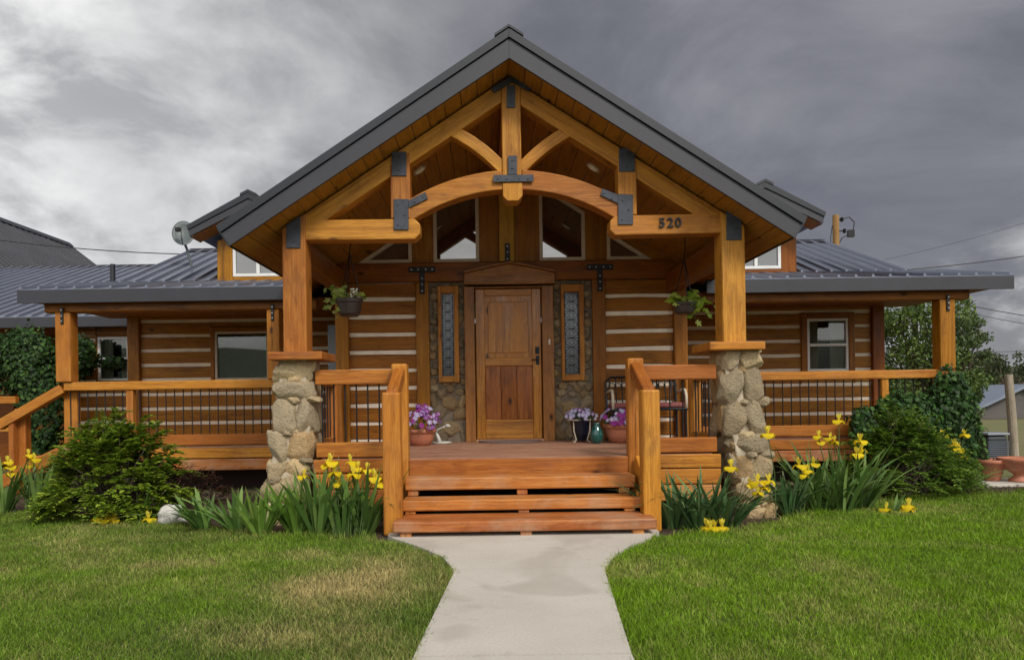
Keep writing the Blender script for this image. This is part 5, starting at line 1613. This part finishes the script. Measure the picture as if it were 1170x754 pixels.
o = bowl('flower_pot', 'terracotta pot of magenta and purple petunias on the deck left of the door', c, .185, .21, M_TERRA, 'terracotta pots on the porch deck')
potted(o, (c.x + .02, d, DECK + .20), .25, .30, 64, PURP, 2, fsz=.036)
c = at(708, 500, d); c.z = DECK
o = bowl('flower_pot', 'terracotta pot of lilac and purple petunias on the deck right of the door', c, .20, .24, M_TERRA, 'terracotta pots on the porch deck')
potted(o, (c.x, d, DECK + .24), .235, .20, 50, PURP[2:] + BLUE, 5, fsz=.034)
# planter in a pale wire stand
c = at(664, 500, 9.55); c.z = DECK
o = thing('planter_stand', 'pale curved metal stand holding a dark planter of blue-lilac petunias', 'planter', c)
for k in range(4):
    a = math.pi / 4 + k * math.pi / 2; ca, sa = math.cos(a), math.sin(a)
    G().tube([(c.x + .15 * ca, c.y + .12 * sa, DECK + .29), (c.x + .145 * ca, c.y + .12 * sa, DECK + .15), (c.x + .10 * ca, c.y + .09 * sa, DECK + .03), (c.x + .15 * ca, c.y + .13 * sa, DECK)], .009, 6).build('leg', M_BEIGE, o)
g = G(); ring = [(c.x + .17 * math.cos(t), c.y + .14 * math.sin(t), DECK + .29) for t in np.linspace(0, 2 * math.pi, 29)]
g.tube(ring, .010, 6, caps=False); g.build('ring', M_BEIGE, o)
G().lathe([(.07, .02), (.11, .1), (.14, .27), (.15, .28), (.15, .30), (.13, .30)], c, 24).build('pot', simple('navy_glaze', (.006, .008, .02), .25), o)
potted(o, (c.x, c.y, DECK + .30), .21, .13, 44, BLUE, 9, fsz=.031)
# teal vase
c = at(682, 500, 9.25); c.z = DECK
g = G().lathe([(.045, 0), (.062, .01), (.085, .08), (.082, .14), (.05, .20), (.036, .235), (.048, .26), (.040, .26), (.03, .22)], (c.x, c.y, DECK), 30)
o = g.build('ceramic_jar', M_TEAL, smooth=True); tag(o, 'glossy dark teal ceramic jar standing between the two right petunia planters', 'jar')
# little white garden ornament: a bird on a tray
c = at(505, 501, 9.6); c.z = DECK
o = thing('bird_ornament', 'small white long-necked bird ornament on a tray by the stone wall left of the door', 'ornament', c)
G().lathe([(.10, 0), (.125, .012), (.13, .028), (.12, .028), (.10, .016)], (c.x, c.y, DECK), 28, sy=.7).build('tray', M_WPAINT, o)
g = G(); g.tube([(c.x - .03, c.y, DECK + .03), (c.x - .05, c.y, DECK + .09), (c.x - .075, c.y - .02, DECK + .15)], [.028, .022, .012], 10)
g.tube([(c.x - .075, c.y - .02, DECK + .15), (c.x - .05, c.y - .02, DECK + .19), (c.x + .02, c.y - .03, DECK + .22), (c.x + .06, c.y - .04, DECK + .235)], [.011, .010, .010, .010], 8)
g.tube([(c.x + .05, c.y - .04, DECK + .235), (c.x + .085, c.y - .04, DECK + .24), (c.x + .12, c.y - .04, DECK + .23)], [.018, .022, .006], 8)
g.build('bird', M_WPAINT, o, smooth=True)

# door mat, half-round
g = G(); cm = (dl + dr) / 2
pts = [(cm + .42 * math.cos(t), DW - .12 - .40 * math.sin(t)) for t in np.linspace(0, math.pi, 24)]
V = [(p[0], p[1], DECK + .002) for p in pts] + [(p[0], p[1], DECK + .022) for p in pts]; n = len(pts)
g.add(V, [tuple(range(n)), tuple(range(2 * n - 1, n - 1, -1))] + [(i, n + i, n + (i + 1) % n, (i + 1) % n) for i in range(n)], (1, 0, 0))
o = g.build('door_mat', M_MAT, bevel=.004); tag(o, 'half-round brown door mat on the deck before the front door', 'door mat')

# bench with curved arms behind the right rail
x0, x1 = PX(694, 460, 9.55), PX(781, 460, 9.55)
o = thing('porch_bench', 'dark metal porch bench with curved arms and faded red cushion against the log wall', 'bench', ((x0 + x1) / 2, 9.55, DECK))
for xx in (x0 + .03, x1 - .03):
    for yy in (9.32, 9.78):
        G().tube([(xx, yy, DECK), (xx, yy + .01, DECK + .42)], .016, 8).build('leg', M_BLACK, o)
    G().tube([(xx, 9.30, DECK + .42), (xx, 9.30, DECK + .58), (xx, 9.36, DECK + .66), (xx, 9.55, DECK + .66), (xx, 9.78, DECK + .62)], .018, 8).build('arm', M_BEIGE, o, smooth=True)
G().box(x0, x1, 9.30, 9.80, DECK + .40, DECK + .43).build('seat', M_BLACK, o, bevel=.006)
G().box(x0 + .04, x1 - .04, 9.31, 9.74, DECK + .435, DECK + .50).build('cushion', M_CUSH, o, bevel=.025, seg=3)
g = G(); g.tube([(x0 + .03, 9.79, DECK + .42), (x0 + .03, 9.86, DECK + .78), (x0 + .1, 9.87, DECK + .84), (x1 - .1, 9.87, DECK + .84), (x1 - .03, 9.86, DECK + .78), (x1 - .03, 9.79, DECK + .42)], .016, 8)
k = 12
for i in range(1, k):
    xx = x0 + (x1 - x0) * i / k; g.tube([(xx, 9.80, DECK + .43), (xx, 9.87, DECK + .83)], .008, 6)
    g.tube([(xx + .045 * math.cos(t) + .03, 9.86, DECK + .72 + .045 * math.sin(t)) for t in np.linspace(0, 6.283, 11)], .005, 5, caps=False)
g.build('backrest', M_BLACK, o)

# grey cabinet / panel on the left wing wall beside the bay
xg0, xg1 = PX(374.5, 390, 10.9), PX(384.5, 390, 10.9)
o = thing('storage_locker', 'tall narrow grey-blue metal locker standing on the left wing deck beside the entry bay', 'locker', (xg0, 10.9, DECK))
G().box(xg0 - .0, xg0 + .30, 10.9, 11.25, DECK, PZ(379, 371, 10.9), (0, 0, 1)).build('body', M_GREYP, o, bevel=.006)
G().box(xg0 + .01, xg0 + .29, 10.885, 10.898, DECK + .05, PZ(379, 371, 10.9) - .03).build('door', M_GREYP, o, bevel=.004)

# hanging baskets
def hanging(label, pxc, pyt, pyb, wpx, hookpx, mat, pal, trail, seedv, flowers=False, oval=1.0):
    d = 8.55; s = F_PX / d
    c = at(pxc, pyb, d); top = PZ(pxc, pyt, d); hk = at(hookpx[0], hookpx[1], d)
    R_ = wpx / 2 / s; h = top - c.z
    o = thing('hanging_basket', label, 'hanging basket', c, 'hanging baskets at the porch corners')
    G().lathe([(R_ * .62, 0), (R_ * .80, h * .15), (R_ * .90, h * .75), (R_ * 1.0, h * .80), (R_ * 1.02, h), (R_ * .92, h), (R_ * .86, h * .85)], (c.x, d, c.z), 28).build('pot', mat, o)
    hp_ = Vector((c.x + .01, d, hk.z))
    for k in range(3):
        a = .5 + k * 2.094
        G().tube([(c.x + R_ * .95 * math.cos(a), d + R_ * .95 * math.sin(a), top), hp_], .0065, 5).build('wire', M_BLACK, o)
    # hook line up to the plate beam
    G().tube([hp_, (hp_.x, d, hp_.z + .05), (hp_.x + .012, d, hp_.z + .10), (hp_.x, d, soff(hp_.x) - .0)], .006, 6).build('hook', M_BLACK, o)
    r = random.Random(seedv); P_ = []; U_ = []; Dd = []
    g = G()
    for (tx_, ty_) in trail:
        e = at(tx_, ty_, d - r.uniform(-.05, .12)); b0 = Vector((c.x + (e.x - c.x) * .3, d, top))
        m = b0.lerp(e, .5) + Vector((0, 0, .07))
        g.tube([b0, m, e], [.004, .003, .002], 4)
        for q in range(7):
            t = .15 + .85 * q / 6; p_ = b0.lerp(m, t * 2) if t < .5 else m.lerp(e, t * 2 - 1)
            P_.append(p_ + Vector((r.uniform(-.03, .03), r.uniform(-.03, .03), r.uniform(-.03, .03)))); Dd.append((r.gauss(0, .7), r.gauss(-.5, .5), r.gauss(-.4, .4))); U_.append((r.gauss(0, .4), -1, .5))
    for i in range(46):
        a = r.uniform(0, 6.28); q = r.random() ** .5
        P_.append((c.x + R_ * q * math.cos(a), d + R_ * q * math.sin(a), top + r.uniform(-.01, .07))); Dd.append((math.cos(a), math.sin(a), r.uniform(-.2, .6))); U_.append((r.gauss(0, .4), -.8, .8))
    P_ = np.array([tuple(p) for p in P_]); n = len(P_)
    L_ = Leafy(); L_.add(*leaves(P_, np.array(Dd), np.array(U_), RNG.uniform(.7, 1.2, n) * .088, tints(n, pal), 'lobed')); f_ = L_.build('foliage', M_LEAF, o)
    g.build('stems', M_STEM, f_)
    if flowers:
        random.seed(2); fl = []
        for i in range(26):
            fl.append(((c.x + r.uniform(.02, .12), d - .04 + r.uniform(-.05, .05), top + r.uniform(.01, .12)), (r.gauss(0, .4), -1, .4)))
        disc_flowers(o, fl, .014, [((.8, .8, .5), (.8, .8, .78))])
LIM = [(.30, .46, .03), (.40, .55, .05), (.20, .34, .03), (.48, .60, .12)]
hanging('dark brown hanging basket with sparse trailing leaves and tiny white flowers by the left post', 399.5, 342, 361.5, 31, (398, 290), M_BROWNPOT, [(.30, .38, .07), (.40, .45, .13), (.20, .30, .05)], [(374, 328), (373, 352), (384, 360), (380, 342), (388, 335), (392, 328)], 3, True)
hanging('hanging basket overflowing with lime green lobed leaves by the right post', 782, 346, 359, 27, (776, 295), M_BROWNPOT, LIM, [(815, 349), (806, 356), (795, 366), (800, 342), (771, 338), (778, 345), (790, 335), (788, 350), (798, 351), (770, 346)], 6)

# satellite dish
d = 12.6; c = at(210, 268, d)
o = thing('satellite_dish', 'grey-green satellite dish on a bent arm standing on the left roof slope', 'satellite dish', (c.x, d, 3.4))
R_ = .205
prof = [(0.001, 0), (R_ * .4, .008), (R_ * .75, .03), (R_, .055), (R_ * 1.02, .05), (R_ * .75, .02), (R_ * .4, -.004), (0.001, -.01)]
g = G(); g.lathe(prof, (0, 0, 0), 36)
M_ = Matrix.Translation(c) @ Matrix.Rotation(math.radians(14), 4, 'Z') @ Matrix.Rotation(math.radians(72), 4, 'X') @ Matrix.Diagonal((.88, 1.12, 1, 1))
g.V = [tuple(M_ @ Vector(v)) for v in g.V]
g.build('dish', M_DISH, o, smooth=True)
G().tube([tuple(M_ @ Vector((0, -.20, .06))), tuple(M_ @ Vector((0, -.16, .22))), tuple(M_ @ Vector((0.0, -.02, .27)))], .011, 8).build('feed_arm', M_DISH, o)
G().box(c.x - .03, c.x + .05, d - .30, d - .22, c.z - .01, c.z + .06).build('receiver', M_BLACK, o, bevel=.01)
e = at(219, 289, d)
G().tube([(c.x - .02, d + .03, c.z - .1), (c.x + .03, d + .05, c.z - .24), (e.x, d + .05, 3.42)], .022, 8).build('mast', M_DISH, o)

# ------------------------------------------------------------------ the far right yard
c = at(1134, 545, 12.0)
o = thing('air_conditioner', 'dark round-cornered outdoor air conditioner unit beyond the ivy', 'air conditioner', (c.x, 12.0, 0))
cz = PZ(1134, 494, 12); s_ = .17
g = G(); g.box(c.x - s_, c.x + s_ , 11.85, 12.2, -.02, cz - .04); g.build('body', M_ACU, o, bevel=.05, seg=3)
g = G()
for i in range(10): g.box(c.x - s_ - .004, c.x + s_ + .004, 11.84, 12.21, .08 + i * (cz - .2) / 10, .08 + i * (cz - .2) / 10 + .012)
g.build('louver', M_ROOF, o)
G().box(c.x - s_ - .01, c.x + s_ + .01, 11.83, 12.22, cz - .038, cz, ).build('top_cover', M_GREYP, o, bevel=.012)
def urn(label, px, py, wpx, hpx, d, foot):
    c = at(px, py, d); R_ = wpx / 2 * d / F_PX; h = hpx * d / F_PX
    pr = [(R_ * .55, 0), (R_ * .6, .02), (R_ * .9, h * .8), (R_ * 1.05, h * .82), (R_ * 1.08, h), (R_ * .95, h), (R_ * .9, h * .9)]
    if foot: pr = [(R_ * .55, 0), (R_ * .55, .02), (R_ * .25, h * .25), (R_ * .3, h * .32), (R_ * .8, h * .55), (R_ * 1.0, h * .8), (R_ * 1.12, h * .92), (R_ * 1.12, h), (R_ * 1.0, h), (R_ * .9, h * .9)]
    o = bowl('garden_pot', label, (c.x, d, 0.0), R_, h, M_TERRA, 'terracotta bowls by the air conditioner', pr)
    g = G(); g.lathe([(.001, h * .88), (R_ * .88, h * .9)], (c.x, d, 0), 20); g.build('soil', M_SOIL, o)
    return c, h
urn('plain tapered terracotta bowl directly below the air conditioner', 1133, 548, 30, 24, 9.75, False)
urn('wide footed terracotta urn below the leaning wooden pole', 1164, 549, 38, 27, 9.6, True)
g = G(); c = at(1146, 552, 9.6); g.box(c.x - .38, c.x + 1.4, 9.35, 9.95, -.05, -.002); o = g.build('stone_slab', M_CONC, bevel=.01); tag(o, 'pale concrete slab below the terracotta bowls at the far right', 'slab')
a, b = at(1152, 428, 12.0), at(1159, 528, 12.0)
g = G().tube([(b.x + .02, 12.0, -.05), b, (a.x * .5 + b.x * .5 + .01, 12.0, (a.z + b.z) / 2), a], [.072, .070, .066, .062], 14); o = g.build('wooden_pole', W_WEATH); tag(o, 'slightly leaning weathered wooden pole rising beside the air conditioner', 'pole')
# shed
o = thing('garden_shed', 'low far-off shed with pale blue-grey metal roof beyond the air conditioner', 'shed', (21, 31, 0))
d = 30
xa, xb_ = PX(1118, 460, d), PX(1230, 450, d)
zt, ze = PZ(1170, 442, d), PZ(1120, 469, d)
xm_ = PX(1175, 450, d)
G().prism([(xa, -.05), (xb_, -.05), (xb_, ze), (xm_, zt - .08), (xa, ze)], d + .3, d + 5, (0, 0, 1)).build('wall', simple('shed_wall', (.10, .09, .085), .8, 0, .2, 2), o)
for (p0, p1) in (((xa - .3, ze - .12), (xm_, zt)), ((xm_, zt), (xb_ + .3, ze - .12))):
    G().prism([p0, p1, (p1[0], p1[1] + .12), (p0[0], p0[1] + .12)], d, d + 5.2).build('roof', simple('pale_blue_metal', (.22, .25, .32), .45, .2, .08, 1), o)
# utility pole behind the roof
d = 21
o = thing('utility_pole', 'brown utility pole with black insulators and cable loops rising behind the right roof', 'utility pole', (PX(955, 260, d), d, 0))
x0 = PX(955, 265, d); zt = PZ(955, 246, d)
G().tube([(x0, d, -.05), (x0, d, zt)], [.12, .085], 14).build('pole', W_UTIL, o)
g = G()
for (px, py) in ((961, 251), (964, 264)):
    p = at(px, py, d); g.tube([(x0 + .08, d, p.z), (p.x, d, p.z)], .02, 6); g.lathe([(.03, -.06), (.055, -.03), (.03, 0), (.055, .03), (.03, .06)], (p.x + .02, d, p.z), 10)
g.build('insulators', M_BLACK, o)
g = G(); pts = [at(962, 251, d), at(970, 248, d), at(976, 254, d), at(975, 262, d), at(970, 268, d), at(962, 272, d), at(957, 282, d)]
g.tube(pts, .014, 6, caps=False); g.tube([at(951, 258, d), at(949, 272, d), at(950, 284, d)], .012, 5)
p = at(972, 267, d); g.box(p.x - .09, p.x + .09, d - .05, d + .05, p.z - .10, p.z + .10); g.build('cable_loop', M_BLACK, o)

# wires
def wire(name, label, pts, ds, r=.012, sag=0.0):
    P_ = [at(x, y, d) for (x, y), d in zip(pts, ds)]
    a, b = P_[0], P_[-1]; out = []
    for i in range(25):
        t = i / 24; q = a.lerp(b, t); q.z -= sag * 4 * t * (1 - t); out.append(q)
    g = G().tube(out, r, 5); o = g.build(name, M_WIRE); tag(o, label, 'cable', 'overhead cables')
wire('overhead_cable', 'single overhead cable crossing the pale sky left of the satellite dish', [(-60, 266), (235, 291)], (19, 19), .013, .12)
wire('overhead_cable', 'thick dark cable dipping across the clouds just right of the right roof corner', [(1000, 311), (1230, 283)], (26, 26), .016, .1)
wire('overhead_cable', 'upper cable of the close pair right of the outermost wing post', [(1088, 345), (1240, 370)], (24, 24), .014, .06)
wire('overhead_cable', 'lower cable of the close pair right of the outermost wing post', [(1088, 353), (1240, 379)], (24, 24), .010, .08)
wire('overhead_cable', 'lowest cable above the far trees at the right picture edge', [(1126, 402), (1240, 396)], (30, 30), .012, .05)
wire('overhead_cable', 'faint thin cable high over the right roof end', [(1010, 297), (1180, 252)], (40, 40), .010, .1)

# ------------------------------------------------------------------ trees
def tree(name, label, base, h, crown, nclump, nleaf, lsz, pal, seedv, group=None, trunk_r=.09, cat='tree'):
    """crown: (cx,cy,cz,rx,ry,rz) centre relative to base"""
    r = random.Random(seedv); o = thing(name, label, cat, base, group)
    bx, by, bz = base; cx_, cy_, cz_, rx, ry, rz = crown
    C_ = Vector((bx + cx_, by + cy_, bz + cz_)); g = G(); L_ = Leafy()
    top = Vector((bx + cx_ * .6, by, bz + cz_))
    g.tube([(bx, by, bz - .05), Vector((bx, by, bz)).lerp(top, .5) + Vector((.05, 0, 0)), top], [trunk_r, trunk_r * .75, trunk_r * .45], 8)
    for k in range(nclump):
        v = Vector((r.gauss(0, 1), r.gauss(0, 1), r.gauss(0, 1))).normalized() * r.uniform(.35, 1.0) ** .6
        cc = Vector((C_.x + v.x * rx, C_.y + v.y * ry, C_.z + v.z * rz)); cr = min(rx, rz) * r.uniform(.16, .36)
        s0 = Vector((bx, by, bz)).lerp(top, r.uniform(.35, 1))
        m = s0.lerp(cc, .5) + Vector((0, 0, .1 * rz))
        g.tube([s0, m, cc], [trunk_r * .30, trunk_r * .18, trunk_r * .07], 5)
        n = int(nleaf / nclump * (cr / (min(rx, rz) * .26)) ** 2)
        Q = nrmz(RNG.normal(0, 1, (n, 3))) * (RNG.uniform(.15, 1, (n, 1)) ** .5) * cr * np.array([1.15, 1.15, .8]) + np.array(cc)
        tone = r.uniform(.75, 1.2)
        L_.add(*leaves(Q, RNG.normal(0, 1, (n, 3)) + np.array([0, 0, -.4]), RNG.normal(0, .6, (n, 3)) + np.array([0, 0, 1.0]), RNG.uniform(.7, 1.2, n) * lsz, tints(n, pal) * tone, 'oval'))
    g.build('trunk', M_BARK, o); L_.build('crown', M_LEAF, o)
    return o
PT = [(.085, .15, .028), (.13, .20, .04), (.06, .11, .022), (.17, .24, .06)]
PT2 = [(.11, .17, .06), (.16, .21, .09), (.075, .12, .045)]
d = 17.0; c = at(1048, 400, d)
tree('lilac_tree', 'dense leafy green tree seen between the two right wing posts', (c.x, d, -.05), 4, (0, 0, 2.15, 1.25, 1.1, 1.85), 60, 15000, .085, PT, 5)
c = at(1095, 400, d)
tree('lilac_tree', 'loose greyish green tree seen just right of the outermost wing post', (c.x, d, -.05), 4, (0, 0, 1.6, .75, .8, 1.55), 34, 6500, .08, PT2, 6)
for i, (px, dd, hh, rr, lb) in enumerate(((1098, 44, 3.0, 2.4, 'far dark tree just right of the ivy, partly behind the loose greyish one'), (1118, 50, 2.6, 2.8, 'far low tree above the left end of the shed roof'), (1146, 46, 3.4, 2.6, 'far round tree directly behind the leaning wooden pole'), (1168, 48, 3.0, 2.4, 'far tree at the right picture edge beyond the shed'), (1135, 62, 4.3, 3.5, 'farthest tall tree showing between the nearer trees over the shed'))):
    c = at(px, 460, dd)
    tree('far_tree', lb, (c.x, dd, -.05), hh, (0, 0, hh * .52, rr, rr * .8, hh * .52), 26, 3200, .20, [(.04, .065, .022), (.06, .085, .03), (.085, .10, .04)], 40 + i, 'far trees over the shed', .15)
for i, (px, dd, hh, rr) in enumerate(((1010, 40, 3.0, 2.2), (1215, 50, 3.8, 3.0))):
    pass
# row across the street behind the photographer (shows in the glass)
for i, (xx, yy, hh) in enumerate(((-14, -38, 5.5), (-5, -42, 4.5), (6, -40, 5.8), (15, -44, 5))):
    tree('street_tree', ['broad tree across the street, widest crown', 'shorter tree across the street beside the widest one', 'tallest tree across the street opposite the path', 'tree across the street at the far corner'][i], (xx, yy, -.05), hh, (0, 0, hh * .55, 3.2, 2.5, hh * .45), 24, 2200, .35, PT, 60 + i, 'trees across the street', .2)

# ------------------------------------------------------------------ lawn grass
def grass_blades():
    def inside(X, Y):
        lim = np.where(X < .3, np.interp(X, [p[0] for p in LB], [p[1] for p in LB]), np.interp(X, [p[0] for p in RB], [p[1] for p in RB]))
        pl = np.interp(Y, [-8, 3.4, 5.15, 5.6, 6.0, 6.46], [-.42, -.371, -.247, -.36, -.58, -.90]); pr = np.interp(Y, [-8, 3.4, 5.15, 5.6, 6.0, 6.46], [.655, .655, .80, .95, 1.18, 1.50])
        wob = .008 * np.sin(Y * 9) + .012 * np.sin(Y * 41 + 2 * np.sin(Y * 13)) + RNG.normal(0, .006, len(Y))
        onpath = (X > pl + .012 + wob) & (X < pr - .012 + wob) & (Y < 6.7)
        return (Y < lim + .05 + .04 * np.sin(X * 11)) & ~onpath & ~((Y > 6.35) & (X > -1.0) & (X < 1.6))
    # sample by distance so the density follows what the camera resolves
    n = 620000
    Y = 2.9 + (9.0 - 2.9) * RNG.random(n) ** 1.25
    half = Y * .76 + .6
    X = RNG.uniform(-1, 1, n) * half
    ok = inside(X, Y) & (X < half) ; keep = RNG.random(n) < np.minimum(1, half / 5.5 + .25)
    X, Y = X[ok & keep], Y[ok & keep]; n = len(X)
    # fields: dryness of the turf, and a dullness set higher on the left
    def fbm(X, Y, s, o=0):
        out = np.zeros(len(X)); a = 1.0; t = 0
        for k in range(4):
            ph = RNG.uniform(0, 6, 6) if False else np.array([1.3, 4.1, 2.2, 5.7, .4, 3.3]) * (k + 1 + o)
            f = s * 1.9 ** k
            out += a * (np.sin(X * f + ph[0] + 1.7 * np.sin(Y * f * .7 + ph[1])) * np.sin(Y * f * .9 + ph[2] + 1.5 * np.sin(X * f * .8 + ph[3]))); t += a; a *= .6
        return out / t
    dry = .45 * fbm(X, Y, 2.1) + .25 * fbm(X, Y, 6.3, 2)
    for (px, py, sx, sy, w_) in ((390, 668, .50, .42, 1.05), (340, 720, .42, .32, .75), (330, 630, .5, .3, .42), (205, 640, .25, .15, .3), (440, 640, .3, .35, .45), (480, 625, .3, .25, .35), (720, 650, .30, .35, .25), (800, 640, .3, .2, .2), (150, 600, .6, .25, .25)):
        c = gd(px, py); dry += w_ * np.exp(-(((X - c.x) / sx) ** 2 + ((Y - c.y) / sy) ** 2))
    dry = np.clip(dry + RNG.normal(0, .22, n), 0, 1)
    dull = np.clip(.5 + .6 * fbm(X, Y, .9, 3) + np.where(X < 0, .20, -.45) + RNG.normal(0, .15, n), 0, 1)
    edge = np.exp(-np.abs(np.where(X < .3, X + .35, X - .8)) / .12) * (Y < 6.2)
    g1 = np.array([.19, .35, .008]); g2 = np.array([.12, .20, .024]); st = np.array([.60, .48, .21])
    col = g1 * (1 - dull[:, None]) + g2 * dull[:, None]
    col = col * (1 - dry[:, None]) + st * dry[:, None]
    col *= RNG.uniform(.55, 1.35, (n, 1)) * (1 + .28 * fbm(X, Y, 9.0, 4))[:, None]
    h = RNG.uniform(.013, .040, n) * (1 + .35 * fbm(X, Y, 3.7, 1)) * (1 + .6 * edge)
    tall = RNG.random(n) < .03; h = np.where(tall, h * 1.8, h); col[tall] = col[tall] * .6 + np.array([.20, .24, .06]) * .4
    near_bed = np.exp(-np.maximum(0, np.where(X < .3, np.interp(X, [p[0] for p in LB], [p[1] for p in LB]), np.interp(X, [p[0] for p in RB], [p[1] for p in RB])) - Y) / .14)
    h *= 1 + 1.5 * near_bed * RNG.random(n)
    w_ = RNG.uniform(.0012, .0025, n) * (1 + .10 * (Y - 3))
    a = RNG.uniform(0, 2 * np.pi, n); lx, ly = np.cos(a), np.sin(a); ben = RNG.uniform(.15, .95, n) * h
    a2 = RNG.uniform(0, 2 * np.pi, n); sx, sy = np.cos(a2) * w_, np.sin(a2) * w_
    z0 = -.032
    V = np.empty((n, 5, 3), dtype=np.float32)
    V[:, 0] = np.stack([X - sx, Y - sy, np.full(n, z0)], 1); V[:, 1] = np.stack([X + sx, Y + sy, np.full(n, z0)], 1)
    mx_, my_ = X + lx * ben * .3, Y + ly * ben * .3
    V[:, 2] = np.stack([mx_ + sx * .8, my_ + sy * .8, z0 + h * .6], 1); V[:, 3] = np.stack([mx_ - sx * .8, my_ - sy * .8, z0 + h * .6], 1)
    V[:, 4] = np.stack([X + lx * ben, Y + ly * ben, z0 + h], 1)
    idx = (np.arange(n) * 5)[:, None]
    F = [idx + np.array([[0, 1, 2, 3]]), idx + np.array([[3, 2, 4]])]
    o = mesh_np('grass', V.reshape(-1, 3), F, M_GRASS, None, np.repeat(col, 5, axis=0))
    tag(o, 'short lawn grass with straw-coloured dry patches on both sides of the path', 'grass', None, 'stuff')
grass_blades()

# weeds and bark chips in the beds
def litter():
    n = 9000
    X = RNG.uniform(-7.5, 7.5, n); lim = np.where(X < .3, np.interp(X, [p[0] for p in LB], [p[1] for p in LB]), np.interp(X, [p[0] for p in RB], [p[1] for p in RB]))
    Y = lim + RNG.random(n) ** 1.5 * 1.6 - .05
    ok = ~((X > -1.0) & (X < 1.6)); X, Y = X[ok], Y[ok]; n = len(X)
    P_ = np.stack([X, Y, RNG.uniform(-.03, -.01, n)], 1)
    L_ = Leafy(); L_.add(*leaves(P_, RNG.normal(0, 1, (n, 3)) * np.array([1, 1, .25]), RNG.normal(0, .5, (n, 3)) + np.array([0, 0, 1]), RNG.uniform(.02, .06, n), tints(n, [(.10, .06, .035), (.16, .10, .06), (.06, .035, .02), (.05, .09, .02)], .3), 'slim'))
    o = L_.build('bark_litter', M_GRASS); tag(o, 'loose bark chips and small weeds scattered over the flower beds', 'mulch', None, 'stuff')
litter()

# ------------------------------------------------------------------ put every thing's origin at its base
for o in list(COL.objects):
    if '_base' in o:
        b = Vector(o['_base']); o.location = b
        inv = Matrix.Translation(-b)
        for ch in [c_ for c_ in COL.objects if c_.parent == o]:
            ch.location = ch.location - b
        del o['_base']
